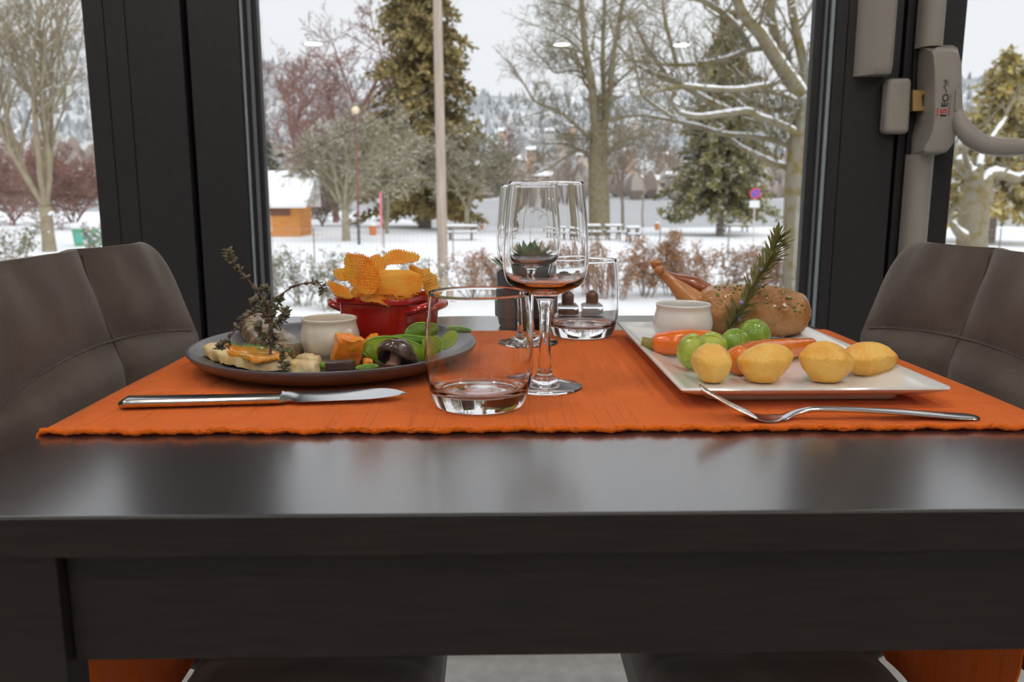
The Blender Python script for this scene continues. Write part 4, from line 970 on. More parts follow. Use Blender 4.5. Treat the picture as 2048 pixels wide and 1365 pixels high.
thyme('thyme_sprig', 'upright thyme sprig with purple stems stuck in the fish', [
    ([tb0, Q(543, 660), Q(541, 625), Q(520, 590, -.003), Q(492, 555, -.006), Q(470, 530, -.008), Q(456, 506, -.010)], .0012, .0006, 1),
    ([Q(538, 605), Q(558, 592, .004), Q(588, 573, .010), Q(618, 566, .016), Q(638, 568, .020), Q(648, 582, .024)], .0008, .0005, .25),
    ([Q(541, 645), Q(525, 625, -.004), Q(500, 630, -.010), Q(478, 650, -.014), Q(455, 682, -.016), Q(441, 694, -.016)], .0010, .0006, .6),
    ([Q(543, 640), Q(552, 620, .006), Q(557, 600, .008)], .0006, .0004, 1), ([Q(544, 658), Q(556, 650, -.006), Q(564, 638, -.008), Q(570, 625, -.008)], .0006, .0004, 1),
    ([Q(540, 652), Q(530, 636, .006), Q(516, 614, .010), Q(510, 602, .012)], .0006, .0004, 1), ([Q(540, 625), Q(533, 600, .006), Q(532, 578, .006)], .0006, .0004, 1),
    ([Q(541, 690), Q(530, 682, -.004), Q(520, 664, -.006), Q(517, 655, -.006)], .0006, .0004, 1), ([Q(543, 695), Q(548, 684, .003), Q(545, 672, .004)], .0006, .0004, 1)], 11, base=tb0)
tq = T(566, 746, ZP+.012)
thyme('thyme_sprig', 'short thyme sprig lying over the front of the fish', [([P(562, 690, tq.y+.010), P(565, 706, tq.y+.004), P(566, 722, tq.y-.002), P(571, 736, tq.y-.006)], .0007, .0005, 1)], 12, .8, base=tq)

# squash, mushrooms, pods
m_squash = mat('roast_squash', (.88, .22, .015), .26, col2=(.80, .32, .03), nscale=60, bump=.5, bscale=200, sss=.2, coat=.4)
def chunk(px, py, rad, seed, name, label, cat, m, rot=(0, 0, 0), cut=.7):
    c = T(px, py, ZP); mb = MB().blob((0, 0, 0), (1, 1, 1), 4, .3, 1.6, seed)
    M = Matrix.Rotation(rot[2], 4, 'Z')@Matrix.Rotation(rot[1], 4, 'Y')@Matrix.Rotation(rot[0], 4, 'X')
    vs = []
    for p in mb.v:
        q = Vector([max(-cut, min(cut, x*1.15)) for x in p]); q = Vector((q.x*rad[0], q.y*rad[1], q.z*rad[2])); vs.append(M@q)
    zmin = min(v.z for v in vs); mb.v = [tuple(v+Vector((c.x, c.y, ZP+.0004-zmin))) for v in vs]
    o = wob(wob(mb, .0022, 110, seed), .0009, 260, seed).build(name, m, None, ang=60); return tag(o, label, cat)
chunk(697, 735, (.0180, .0095, .0185), 3, 'squash_chunk', 'roast orange squash chunk before the cream bowl', 'vegetable', m_squash, (.3, .2, .4))
chunk(746, 724, (.0115, .0050, .0165), 5, 'squash_chunk', 'smaller roast orange squash chunk behind the green pod', 'vegetable', m_squash, (.1, -.3, 1.0))
chunk(736, 741, (.0062, .005, .0065), 8, 'squash_chunk', 'little cube of orange squash by the dark mushroom slice', 'vegetable', m_squash, (.1, .3, .3))
m_mush = mat('sauteed_mushroom', (.050, .024, .019), .22, col2=(.090, .046, .035), nscale=40, coat=.5, bump=.4, bscale=150)
m_mush2 = mat('mushroom_stem', (.30, .17, .13), .4, col2=(.22, .11, .09), nscale=60)
def mushroom(c, r, label, tilt):
    t = thing('mushroom', label, 'mushroom', c); M = Matrix.Translation(c+Vector((0, 0, r*.72)))@Matrix.Rotation(tilt[0], 4, 'X')@Matrix.Rotation(tilt[1], 4, 'Y')
    pr = spline([(0, r*.62), (r*.5, r*.55), (r*.9, r*.2), (r*1.02, -r*.2), (r*.95, -r*.45), (r*.8, -r*.42), (r*.4, -r*.12), (0, -r*.05)], 5)
    mb = MB().lathe(pr, 40, M); recalc(wob(wob(mb, r*.16, 70, 3), r*.05, 230, 5).build('cap', m_mush, t, ang=70))
    mb = MB().lathe(spline([(0, -r*.05), (r*.36, -r*.1), (r*.32, -r*.5), (r*.42, -r*.85), (r*.3, -r*.95), (0, -r*.95)], 4), 24, M); recalc(wob(mb, r*.05, 90, 6).build('stalk', m_mush2, t))
mc = T(797, 742, ZP); mushroom(Vector((mc.x, mc.y, ZP+.004)), .0182, 'glossy brown mushroom with its stalk showing by the green pods', (R(-38), R(14)))
mc = T(680, 747, ZP); mb = MB()
o = wob(MB().box((mc.x-.0135, mc.y-.004, ZP+.002), (mc.x+.0135, mc.y+.006, ZP+.0125), .003, 3), .0018, 120, 4).build('mushroom_slice', m_mush, None, ang=60)
tag(o, 'dark glossy mushroom slice lying at the plate rim', 'mushroom')
m_pod = mat('mangetout_pod', (.42, .55, .030), .25, col2=(.30, .45, .03), nscale=30, translucent=.5, coat=.3)
m_pod2 = mat('dark_green_pod', (.13, .27, .025), .25, col2=(.18, .34, .03), nscale=30, translucent=.35, coat=.3)
def pod(pts, wid, m, label, up, fat=.0022, peas=5, name='mangetout', seed=0):
    pts = smooth_path(pts, 8); N = len(pts); t = thing(name, label, 'vegetable', pts[N//2]); rings = []; up = Vector(up).normalized()
    top = []
    for i, p in enumerate(pts):
        s = i/(N-1); tg = (pts[min(i+1, N-1)]-pts[max(i-1, 0)]).normalized(); uu = (up-tg*up.dot(tg)).normalized(); sd2 = tg.cross(uu)
        w = wid*(.06+.94*max(0, math.sin(PI*min(1, max(0, s))))**.55); h = fat*(.3+.7*math.sin(PI*s)**.5)*(1+.35*math.cos(s*peas*2*PI))
        top.append(p+uu*w)
        rings.append([p+uu*(w*math.cos(a))+sd2*(h*math.sin(a)*abs(math.sin(a))) for a in [2*PI*k/18 for k in range(18)]])
    recalc(MB().loft(rings).build('pod', m, t, ang=60)); MB().tube(top, [.0010]*len(top), 6).build('rib', mat('pod_rib', (.20, .40, .04), .3), t)
py = T(780, 742, ZP).y
pod([P(730, 712, py+.017), P(748, 702, py+.021), P(795, 700, py+.025), P(858, 712, py+.027)], .0125, m_pod, 'bright translucent green pod standing behind the mushroom', (0, .35, 1), peas=6)
pod([P(776, 680, py+.034), P(812, 680, py+.035), P(858, 682, py+.036)], .0045, m_pod2, 'slim green pod lying along the red dish', (0, .4, 1))
pod([P(812, 672, py+.044), P(838, 662, py+.046), P(866, 660, py+.048)], .0075, m_pod2, 'curved dark green pod heaped against the dish handle', (0, .3, 1))
pod([P(880, 698, py+.012), P(892, 680, py+.022), P(902, 662, py+.030)], .0085, m_pod, 'short green pod propped upright at the plate edge', (1, .3, .4))
pod([P(888, 658, py+.060), P(915, 660, py+.063), P(942, 663, py+.065)], .0030, m_pod2, 'thin green pod pointing out over the plate rim', (0, .3, 1))
pod([P(850, 676, py+.010), P(862, 690, py+.006), P(874, 704, py+.002)], .0080, m_pod, 'folded green pod behind the tumbler', (.5, .5, .6))
pod([P(712, 738, py-.012), P(734, 737, py-.012), P(757, 734, py-.011)], .0030, m_pod2, 'sliver of green pod on the plate under the mushroom', (0, .5, 1), .0016)
pod([P(632, 729, py+.004), P(646, 734, py+.002), P(660, 738, py)], .0026, m_pod2, 'green bean end between fish and mushroom slice', (0, .5, 1), .0018, name='green_bean')

# ================================================================== RIGHT PLATE
zr = .770
A = T(1355, 777, zr); B = T(1900, 777, zr); Cc = T(1238, 645, zr); D = T(1595, 642, zr)
px0, px1, py0, py1 = (A.x+Cc.x)/2, (B.x+D.x)/2, (A.y+B.y)/2, (Cc.y+D.y)/2
pz = TZ+.0034
def rect(x0, x1, y0, y1, z, r):
    o = []
    for q, (cx, cy) in enumerate(((x1-r, y1-r), (x0+r, y1-r), (x0+r, y0+r), (x1-r, y0+r))):
        for k in range(6): a = q*PI/2+k*PI/10; o.append((cx+r*math.cos(a), cy+r*math.sin(a), z))
    return o
def ins(d, z, r): return rect(px0+d, px1-d, py0+d, py1-d, z, r)
rs = [ins(.030, pz, .008), ins(.0275, pz+.001, .009), ins(.026, pz+.0045, .010), ins(.012, pz+.0085, .008), ins(.002, pz+.0130, .005), ins(0, pz+.0150, .005), ins(.0006, pz+.0166, .005), ins(.002, pz+.0168, .005), ins(.010, pz+.0128, .006), ins(.026, pz+.0072, .008), ins(.033, pz+.0058, .008), ins(.05, pz+.0055, .008)]
tag(recalc(MB().loft(rs).build('rectangular_plate', m_porc, None, ang=50)), 'white rectangular porcelain plate holding the meat and potatoes', 'plate')
ZQ = pz+.0062
bc = P(1365, 657, .860); bowl('sauce_bowl', (bc.x, bc.y, ZQ+.0006), .0310, .0455, m_porc, 'white sauce bowl standing on the rectangular plate', None, foot=.7)
# turned potatoes
m_pot = mat('roast_potato', (.88, .54, .13), .46, col2=(.82, .37, .04), nscale=55, ncon=(.40, .72), bump=.7, bscale=260, sss=.15, ssr=(.004, .002, .001))
def potato(pl, pr, ptop, seed, label, yaw, zoff=0, yo=0):
    cx = (pl+pr)/2; b = T(cx, 772, ZQ); dep = b.y+.012+yo
    w = (P(pr, 730, dep)-P(pl, 730, dep)).length; h = (P(cx, ptop, dep).z-ZQ)
    rng = random.Random(seed); n = 7; hx, hy = w/2*.98, .0185; rings = []
    sh = rng.uniform(-.25, .25); a0 = rng.uniform(0, 1)
    jit = [rng.uniform(.90, 1.06) for k in range(n)]; zj = [rng.uniform(-.10, .10) for k in range(n)]
    for zz, r, m_ in ((0, .50, 0), (.30, .86, .6), (.56, 1.0, 1), (.66, .97, 1), (.88, .68, .7), (1.0, .36, .3)):
        rings.append([Vector(((r*jit[k]*math.cos(2*PI*k/n+a0)+sh*(zz-.5)*.5)*hx, r*jit[k]*math.sin(2*PI*k/n+a0)*hy, (zz+zj[k]*m_)*h)) for k in range(n)])
    mb = MB().loft(rings); xs = [p[0] for p in mb.v]; x0, x1 = min(xs), max(xs)
    M = Matrix.Rotation(yaw*.25, 4, 'Z')
    vs = [M@Vector((((p[0]-x0)/(x1-x0)*2-1)*hx, p[1], p[2])) for p in mb.v]
    mb.v = [(v.x+cx_(cx, dep), v.y+dep, v.z+ZQ+.0004) for v in vs]
    o = recalc(mb.build('roast_potato', m_pot, None, ang=75))
    md = o.modifiers.new('soft_facets', 'BEVEL'); md.width = .0030; md.segments = 3; md.limit_method = 'ANGLE'; md.angle_limit = R(14)
    return tag(o, label, 'potato', 'turned roast potatoes along the plate rim')
def cx_(px, Y): return P(px, 730, Y).x
potato(1383, 1464, 690, 1, 'turned golden potato next to the lightest green sprout', R(48), yo=.003)
potato(1475, 1588, 690, 2, 'turned golden potato before the middle of the cut carrot', R(-28), yo=.003)
potato(1593, 1708, 686, 3, 'turned golden potato just past the thin carrot tip', R(24), yo=.004)
potato(1680, 1796, 686, 4, 'turned golden potato at the fork handle end of the row', R(-34), yo=.030)
# carrots
m_carrot = mat('glazed_carrot', (.85, .155, .012), .18, col2=(.80, .24, .03), nscale=40, coat=.4, bump=.4, bscale=160, sss=.12)
m_cstub = mat('carrot_top', (.24, .21, .05), .5, col2=(.34, .25, .07), nscale=90)
def carrot(pts, rad, label, stub=None):
    t = thing('carrot', label, 'carrot', pts[len(pts)//2]); sp = smooth_path(pts, 8); n = len(sp)
    rr = [rad[min(int(i/8), len(rad)-2)]+(rad[min(int(i/8), len(rad)-2)+1]-rad[min(int(i/8), len(rad)-2)])*((i-8*min(int(i/8), len(rad)-2))/8) for i in range(n)]
    sp = [sp[0]+(sp[0]-sp[1]).normalized()*rr[0]*.35]+sp+[sp[-1]+(sp[-1]-sp[-2]).normalized()*rr[-1]*.35]; rr = [rr[0]*.6]+rr+[rr[-1]*.6]
    wob(MB().tube(sp, rr, 24), .0007, 110, 2).build('root', m_carrot, t, ang=60)
    if stub: wob(MB().tube(smooth_path(stub, 4), [.0062, .0068, .0066, .0064, .0058][:5] if len(stub) == 2 else .006, 16), .0005, 200, 4).build('stalk_stub', m_cstub, t, ang=60)
def G(px, py, z): return T(px, py, z)
ca = [P(1312, 690, .808), P(1345, 690, .806), P(1385, 692, .810), P(1425, 695, .814)]
for p, r in zip(ca, (.0105, .0125, .0128, .0120)): p.z = ZQ+r+.0009
carrot(ca, (.0105, .0128, .0126, .0110), 'whole glazed carrot with its green stalk end', [ca[0]+Vector((-.0135, .004, .0006)), ca[0]+Vector((-.001, 0, 0))])
cb = [T(1476, 722, ZQ+.0130), T(1512, 708, ZQ+.0125), T(1570, 699, ZQ+.0108), T(1622, 692, ZQ+.0080)]
carrot(cb, (.0130, .0124, .0106, .0075), 'glazed carrot piece tapering away behind the potatoes')
# sprouts
m_spr = mat('brussels_sprout', (.50, .56, .075), .28, col2=(.30, .42, .03), nscale=34, bump=.3, bscale=120, sss=.15, coat=.3)
m_spr2 = mat('brussels_sprout_dark', (.15, .30, .030), .28, col2=(.36, .46, .045), nscale=30, bump=.3, bscale=120, sss=.12, coat=.3)
def sprout(px, pyb, r, m, label, seed, sc=(1, 1, 1.0), dy=0):
    c = P(px, 690, pyb); c.y += dy; c.z = ZQ+r*sc[2]+.0004
    t = thing('brussels_sprout', label, 'sprout', (c.x, c.y, ZQ), 'sprouts'); t.pop('group') if 'group' in t else None
    M = Matrix.Diagonal((*sc, 1))
    MB().blob(c, (r*.97, r*.97, r*.97), 4, .05, 2, seed, M).build('heart', m, t)
    rng = random.Random(seed)
    for k in range(5):
        a = k*2*PI/5+rng.uniform(-.3, .3); tl = rng.uniform(.55, .95)
        RM = Matrix.Rotation(a, 4, 'Z')@Matrix.Rotation(tl, 4, 'Y')
        def f(u, v, k=k):
            th = v*1.15; ph = u*2*PI; rr = r*(1.005+.02*k/5+.05*v**4+.02*mnoise.noise(Vector((math.cos(ph)*2, math.sin(ph)*2, k+seed))))
            q = RM@Vector((rr*math.sin(th)*math.cos(ph), rr*math.sin(th)*math.sin(ph)*.85, rr*math.cos(th)))
            q = Vector((q.x*sc[0], q.y*sc[1], q.z*sc[2])); q.z = max(q.z, -r*sc[2]*.96); return q+c
        MB().grid(f, 24, 9).build('leaf', m, t, ang=80, solid=.0006)
sprout(1384, .738, .0142, m_spr, 'yellow-green sprout next to the first potato', 1, (.92, .92, 1.15), 0)
sprout(1424, .776, .0142, m_spr, 'light green sprout between whole carrot and carrot piece', 2, (1.05, 1, .98), .0)
sprout(1470, .803, .0135, m_spr2, 'smallest sprout at the foot of the rosemary', 3, (1.05, 1, 1), .0)
sprout(1507, .836, .0160, m_spr2, 'darkest green sprout leaning on the meat roll', 4, (1.02, 1, .98), 0)
# meat roll, drumstick
m_meat = mat('roast_meat', (.34, .135, .042), .26, col2=(.56, .29, .11), nscale=38, ncon=(.36, .68), bump=1.0, bscale=240, coat=.3, sss=.08)
m_bone = mat('roast_skin', (.58, .26, .085), .30, col2=(.44, .15, .045), nscale=26, coat=.4, bump=.2, bscale=90)
Ym = .915
ra = [P(1415, 642, Ym-.006), P(1450, 640, Ym), P(1500, 642, Ym), P(1550, 645, Ym), P(1590, 652, Ym)]
rad = [.0270, .0295, .0295, .0280, .0250]
for p, r in zip(ra, rad): p.z = ZQ+r+.001
tm = thing('meat_roll', 'browned glazed meat roll sprinkled with herbs behind the carrots', 'meat', (ra[2].x, Ym, ZQ))
sp = smooth_path(ra, 8); n = len(sp); rr = []
for i in range(n):
    j = i/8; a = min(int(j), 3); rr.append(lerp(rad[a], rad[a+1], j-a))
e0 = (sp[0]-sp[1]).normalized(); e1 = (sp[-1]-sp[-2]).normalized()
spx = [sp[0]+e0*.013, sp[0]+e0*.010, sp[0]+e0*.006]+sp+[sp[-1]+e1*.005, sp[-1]+e1*.009, sp[-1]+e1*.011]
rrx = [rr[0]*.35, rr[0]*.65, rr[0]*.88]+rr+[rr[-1]*.9, rr[-1]*.7, rr[-1]*.4]
mb = MB().tube(spx, rrx, 40); wob(mb, .0026, 60, 3); wob(mb, .0016, 180, 5)
mb.v = [(p[0], p[1], max(p[2], ZQ+.0004)) for p in mb.v]
mb.build('roll', m_meat, tm, ang=80)
hb = MB(); rng = random.Random(8)
for k in range(70):
    i = rng.randrange(3, n); a = rng.uniform(-.3, 1.1)+PI/2+.35
    p = sp[i]+Vector((rng.uniform(-.004, .004), math.cos(a)*rr[i]*1.02, math.sin(a)*rr[i]*1.02)); hb.blob(p, (rng.uniform(.0008, .0020), rng.uniform(.0008, .0016), .0009), 1, .4, 3, k)
hb.build('herbs', m_chive, tm, kind='stuff')
Yd = Ym-.004
td = thing('drumstick', 'roast leg with bare bone end sticking up from the meat roll', 'meat', P(1420, 610, Yd))
lg = smooth_path([P(1312, 533, Yd), P(1322, 545, Yd), P(1345, 566, Yd), P(1375, 595, Yd), P(1405, 625, Yd), P(1425, 645, Yd)], 6)
wob(MB().tube(lg, [lerp(.0045, .0042, i/6) if i < 6 else lerp(.0042, .0062, (i-6)/6) if i < 12 else lerp(.0062, .0150, (i-12)/8) if i < 20 else .0150 for i in range(len(lg))], 24), .0006, 120, 2).build('leg', m_bone, td, ang=70)
kn = MB(); kn.blob(P(1311, 528, Yd), (.0058, .0058, .0052), 3, .25, 2, 2); kn.blob(P(1318, 540, Yd-.003), (.0060, .0045, .0055), 3, .2, 2, 5)
kn.build('bone_end', m_bone, td)
Yw = Ym+.022
tw = thing('drumstick', 'dark red-brown roast wing lying behind the bare-boned leg', 'meat', P(1400, 585, Yw))
wg = smooth_path([P(1328, 548, Yw), P(1352, 558, Yw), P(1388, 570, Yw), P(1418, 588, Yw), P(1445, 612, Yw)], 6)
wob(MB().tube(wg, [lerp(.005, .0165, min(1, i/12)) if i < 18 else .0165 for i in range(len(wg))], 22, flat=.6), .0008, 90, 6).build('wing', mat('dark_roast_skin', (.27, .062, .022), .28, col2=(.36, .10, .03), nscale=30, coat=.5), tw, ang=70)
# rosemary: every needle its own piece
m_ros = mat('rosemary_needle', (.19, .19, .06), .5, col2=(.28, .265, .09), nscale=90, translucent=.2); m_rstem = mat('rosemary_stem', (.11, .075, .05), .7); m_rfl = mat('rosemary_flower', (.30, .26, .50), .6)
Yr = .864
rp = smooth_path([P(1452, 672, Yr), P(1468, 640, Yr), P(1494, 598, Yr+.004), P(1520, 552, Yr+.010), P(1540, 515, Yr+.015), P(1555, 478, Yr+.020)], 8)
tr_ = thing('rosemary_sprig', 'flowering rosemary sprig standing against the meat roll', 'herb', rp[0])
MB().tube(rp, [lerp(.0017, .0007, i/(len(rp)-1)) for i in range(len(rp))], 8).build('stem', m_rstem, tr_)
nmb = MB(); nmb.loft([[(0, .0003*math.cos(a), .0002*math.sin(a)) for a in (0, PI/2, PI, 1.5*PI)], [(.3, .0011*math.cos(a), .0005*math.sin(a)) for a in (0, PI/2, PI, 1.5*PI)], [(.8, .0011*math.cos(a), .0005*math.sin(a)) for a in (0, PI/2, PI, 1.5*PI)], [(1, .0002*math.cos(a), .0002*math.sin(a)) for a in (0, PI/2, PI, 1.5*PI)]])
nm = bpy.data.meshes.new('needle'); nm.from_pydata(nmb.v, [], nmb.f); nm.materials.append(m_ros); nm.update()
rng = random.Random(21)
for k in range(230):
    s = .04+.96*(k/229); i = min(len(rp)-2, int(s*(len(rp)-1))); p = rp[i].lerp(rp[i+1], s*(len(rp)-1)-i); t_ = (rp[i+1]-rp[i]).normalized()
    d = (t_*rng.uniform(.9, 1.6)+rdir(rng)*.9).normalized()
    o = bpy.data.objects.new('needle', nm); COL.objects.link(o); o.parent = tr_
    ln = rng.uniform(.014, .026)*(1 if s < .9 else .8); o.location = p-rp[0]; o.rotation_mode = 'QUATERNION'; o.rotation_quaternion = d.to_track_quat('X', 'Z'); o.scale = (ln, 1.25, 1.25)
for s in (.35, .52, .66, .2):
    i = int(s*(len(rp)-1)); p = rp[i]+Vector((.004*rng.choice((-1, 1)), -.005, .002)); MB().blob(p, (.0024, .0022, .0028), 2, .35, 3, i).build('flower', m_rfl, tr_)

# ================================================================== TABLE CENTRE
vc = Vector((.041, 1.066, TZ+.0004))
m_pot2 = mat('charcoal_ceramic', (.045, .045, .050), .42, bump=.05)
tv = thing('succulent_pot', 'charcoal cylinder pot with a green succulent behind the glasses', 'plant pot', vc)
recalc(MB().lathe([(0, 0), (.030, 0), (.0325, .002), (.0345, .012), (.0385, .014), (.0385, .070), (.0375, .0715), (.036, .0715), (.0352, .070), (.0345, .062), (0, .060)], 56, Matrix.Translation(vc)).build('pot', m_pot2, tv, ang=35))
MB().lathe([(0, .064), (.0345, .063), (.0345, .0612), (0, .0612)], 32, Matrix.Translation(vc)).build('soil', mat('potting_soil', (.03, .022, .018), .95, bump=1), tv)
m_suc = mat('succulent_leaf', (.045, .14, .035), .4, col2=(.07, .20, .045), nscale=40, sss=.1)
rng = random.Random(4)
for ringi, (nl, tilt, ln, wd) in enumerate(((7, 1.20, .046, .0145), (7, .80, .046, .0145), (5, .40, .042, .0115))):
    for k in range(nl):
        a = 2*PI*k/nl+ringi*.5+rng.uniform(-.1, .1); tl = tilt+rng.uniform(-.08, .08); rings = []
        for i in range(9):
            s = i/8; w = wd*math.sin(PI*(.16+.84*s))**.8*(1-.0*s); th = .0032*(1-s*.8)
            ang = tl-.30*s; pos = Vector((math.sin(tl)*ln*s+.004, 0, math.cos(tl)*ln*s+.008*s*s))
            rings.append([pos+Vector((-math.cos(ang)*th*math.sin(q)-.0025*abs(math.cos(q))*math.cos(ang)*w/wd, w*math.cos(q), math.sin(ang)*th*math.sin(q)+.0025*abs(math.cos(q))*math.sin(ang)*w/wd)) for q in [2*PI*j/10 for j in range(10)]])
        mb = MB().loft(rings); RM = Matrix.Translation(vc+Vector((0, 0, .0625)))@Matrix.Rotation(a, 4, 'Z'); mb.v = [tuple(RM@Vector(p)) for p in mb.v]
        recalc(mb.build('leaf', m_suc, tv, ang=60))
m_shk = mat('shaker_cap', (.16, .075, .055), .32, metal=.6); m_salt = mat('shaker_salt', (.62, .60, .58), .8); m_pepper = mat('shaker_pepper', (.20, .14, .10), .9)
def shaker(x, y, label, fill):
    c = Vector((x, y, TZ+.0004)); t = thing('shaker', label, 'shaker', c)
    MB().box(c+Vector((-.0148, -.0148, 0)), c+Vector((.0148, .0148, .0255)), .005, 4).build('jar', m_glass, t)
    MB().box(c+Vector((-.0118, -.0118, .003)), c+Vector((.0118, .0118, .016)), .004, 3).build('filling', fill, t)
    recalc(MB().lathe([(0, .0257), (.0082, .0257), (.0090, .027), (.0086, .0282), (.0090, .0295), (.0086, .0307), (.0090, .032), (.0088, .037), (.0078, .0395), (.0045, .0420), (.003, .0435), (0, .0438)], 32, Matrix.Translation(c)).build('cap', m_shk, t))
shaker(.0955, 1.085, 'square glass pepper shaker with domed brown cap beside the pot', m_pepper)
shaker(.130, 1.088, 'square glass salt shaker with domed brown cap', m_salt)

# ================================================================== DOOR HARDWARE
YH = YW-.0045
def hpoly(pts, Y): return [((P(x, y, Y).x), P(x, y, Y).z) for x, y in pts]
Yf = YW-.070
tp = thing('panic_bar', 'grey-beige panic bar with lock case and curved push arm on the door', 'panic bar', (P(1870, 210, Yf).x, YH, P(1870, 310, Yf).z))
case_f = hpoly([(1864, 104), (1872, 97), (1900, 96), (1915, 103), (1923, 125), (1924, 205), (1920, 235), (1908, 285), (1895, 302), (1880, 306), (1852, 306), (1846, 300), (1862, 270), (1868, 240), (1868, 140)], Yf)
case_b = hpoly([(1840, 92), (1880, 90), (1905, 90), (1915, 96), (1921, 120), (1922, 205), (1918, 240), (1900, 292), (1890, 306), (1868, 312), (1830, 314), (1822, 310), (1824, 270), (1832, 240), (1836, 130)], YH)
mb = MB(); r0 = [Vector((a, Yf, b)) for a, b in case_f]; rb = [Vector((a, YH, b)) for a, b in case_b]
cen = sum(r0, Vector())/len(r0)
mb.loft([[cen+(p-cen)*.93+Vector((0, -.003, 0)) for p in r0], [cen+(p-cen)*.985+Vector((0, -.0015, 0)) for p in r0], r0, [lerp(p, q, .12) for p, q in zip(r0, rb)], rb])
recalc(mb.build('lock_case', m_beige, tp, ang=32))
for (x0, x1, ya, yb) in ((1848, 1896, -60, 94), (1819, 1868, 309, 640)):
    Yr_ = YW-.026
    a = P(x0, max(ya, 0), Yr_); b = P(x1, max(ya, 0), Yr_); xm = (a.x+b.x)/2; wv = (b.x-a.x)/2
    if ya < 0: z0, z1 = P(1870, yb, Yr_).z, 2.2
    else: z0, z1 = .12, P(1845, ya, Yr_).z; c0 = P((1824+1868)/2, 320, Yr_).x; xm = c0
    poly = [(xm+wv*math.cos(q), YH-.0005-.036*math.sin(q)**.7) for q in [PI*k/16 for k in range(17)]]
    recalc(MB().prism(poly, z0, z1, 'Z').build('rod_cover', m_beige, tp, ang=60))
arm = [P(1912, 190, Yf+.02), P(1914, 225, Yf+.005), P(1928, 258, Yf-.010), P(1958, 285, Yf-.020), P(1995, 294, Yf-.024), P(2032, 294, Yf-.024)]
sp = smooth_path(arm, 8)
MB().tube(sp, [.0105 if i < 6 else lerp(.0105, .0165, min(1, (i-6)/12)) for i in range(len(sp))], 20).build('push_arm', m_beige, tp, ang=60)
e = P(2028, 294, Yf-.024)
MB().tube([e, e+Vector((.30, 0, 0)), e+Vector((.72, 0, 0))], .0148, 20).build('push_bar', m_beige, tp, ang=60)
m_brass = mat('brass', (.62, .40, .17), .35, metal=.6)
lp = hpoly([(1824, 181), (1860, 181), (1860, 190), (1842, 190), (1842, 212), (1860, 212), (1860, 222), (1824, 222)], YW-.03)
recalc(MB().prism(lp, YW-.034, YW-.020, 'Y').build('latch_bolt', m_brass, tp, ang=30))
hg = hpoly([(1911, 178), (1923, 178), (1924, 222), (1908, 222)], Yf-.004)
recalc(MB().prism(hg, Yf-.0065, Yf+.012, 'Y', .001, 2).build('arm_pivot', m_beige, tp, ang=30))
# lettering printed on the case, reading upwards
m_ink = mat('black_print', (.01, .01, .011), .6); m_rink = mat('red_print', (.55, .02, .02), .6); m_gink = mat('grey_print', (.16, .15, .15), .6)
def text(body, px, py, size, m, parent, name='lettering', sx=1.0):
    cu = bpy.data.curves.new('t', 'FONT'); cu.body = body; cu.size = size; cu.extrude = .00012; cu.offset = size*.022; cu.align_x = 'LEFT'
    ob = bpy.data.objects.new('t', cu); COL.objects.link(ob)
    dg = bpy.context.evaluated_depsgraph_get(); me = bpy.data.meshes.new_from_object(ob.evaluated_get(dg)); wd = ob.dimensions.x
    bpy.data.objects.remove(ob, do_unlink=True); bpy.data.curves.remove(cu)
    p = P(px, py, Yf-.0034)
    M = Matrix.Translation(p-parent_loc(parent))@Matrix.Rotation(PI/2, 4, 'X')@Matrix.Rotation(PI/2, 4, 'Z')@Matrix.Diagonal((sx, 1, 1, 1))
    me.transform(M); me.materials.clear(); me.materials.append(m); o = bpy.data.objects.new(name, me); COL.objects.link(o); o.parent = parent; o['label'] = 'printed text '+body
    return o
SZ = .0158
text('I', 1892, 234, SZ, m_ink, tp, sx=1.3); text('S', 1892.5, 227.5, SZ, m_rink, tp, sx=1.15); text('E', 1894.5, 214.5, SZ, m_ink, tp, sx=1.15); text('O', 1896, 204, SZ, m_ink, tp, sx=1.1)
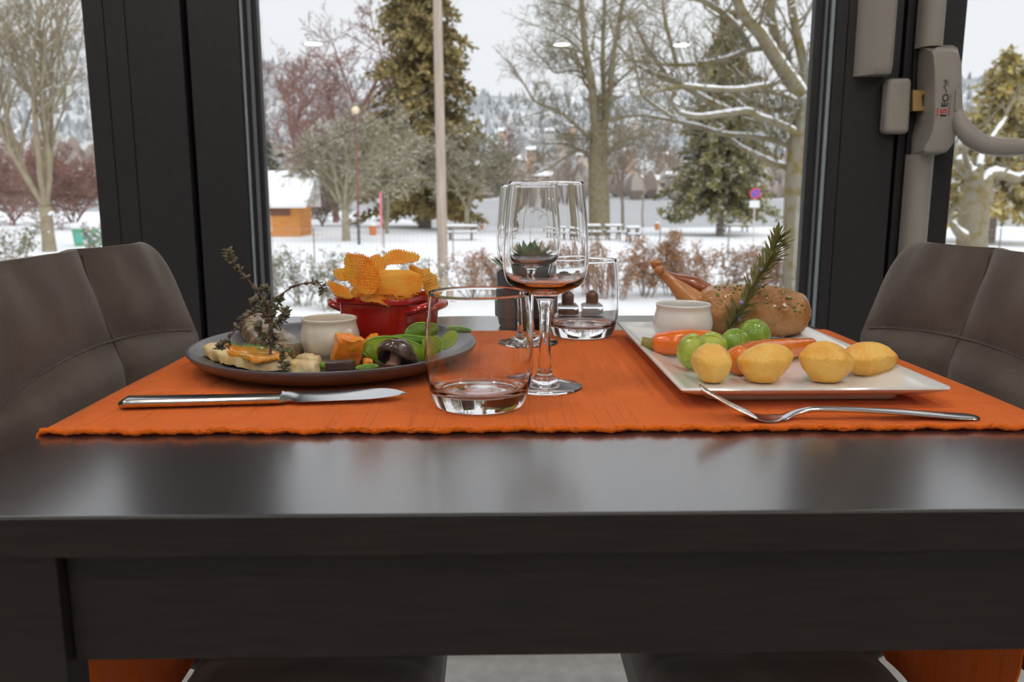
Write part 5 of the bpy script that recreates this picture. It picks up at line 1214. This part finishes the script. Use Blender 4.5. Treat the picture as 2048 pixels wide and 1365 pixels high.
text('MADE IN ITALY', 1899, 232, .0058, m_gink, tp)
a = P(1873.5, 233, Yf-.0036); b = P(1876.5, 216, Yf-.0030)
MB().box((a.x, a.y-.0002, a.z), (b.x, a.y+.0006, b.z)).build('lettering', m_rink, tp)
def mark(pts, r, m): MB().tube([P(x, y, Yf-.0033) for x, y in pts], r, 6).build('emblem', m, tp)
mark([(1892, 186), (1892.5, 182.5)], .0011, m_ink); mark([(1892, 182), (1891, 177.5), (1887.5, 174.5)], .0007, m_ink)
mark([(1887, 174), (1892.5, 171.5), (1889, 169.5), (1895, 168)], .0006, m_ink); mark([(1889.5, 166), (1894.5, 165.5)], .0005, m_ink); mark([(1887, 164), (1895, 163.5)], .0005, m_ink); mark([(1888, 160.8), (1895, 160.3)], .0005, m_ink); mark([(1891.5, 165.5), (1891.5, 160.5)], .0004, m_ink)
for q in range(5): mark([(1896, 172-2.8*q), (1898.5, 171.6-2.8*q)], .0004, m_gink)
ts = thing('door_strike', 'small grey-beige strike box facing the lock case', 'door strike', (P(1795, 260, YH).x, YH, P(1795, 267, YH).z))
sp_ = hpoly([(1776, 157), (1823, 156), (1817, 268), (1768, 267)], YW-.03)
recalc(MB().prism(sp_, YW-.036, YH, 'Y', .009, 5, scale1=1.0).build('body', m_beige, ts, ang=40))
tl = thing('latch_cover', 'long grey-beige cover strip with slanted sides above the strike box', 'latch cover', (P(1740, 150, YH).x, YH, P(1740, 158, YH).z))
Yl = YW-.045; xa, xb = P(1706, 155, YH).x, P(1769, 155, YH).x; z0 = P(1740, 154, YH).z
poly = [(xa, YH), (xa+.002, YH-.008), (xa+.020, Yl-.004), (xa+.024, Yl-.007), (xb-.014, Yl-.008), (xb-.006, Yl-.002), (xb, YH-.012), (xb, YH)]
mb = MB(); rings = []
for z, k in ((z0, .86), (z0+.004, .93), (z0+.018, 1), (2.0, 1)):
    rings.append([Vector((a, YH+(b-YH)*k, z)) for a, b in poly])
recalc(mb.loft(rings).build('body', m_beige, tl, ang=30))
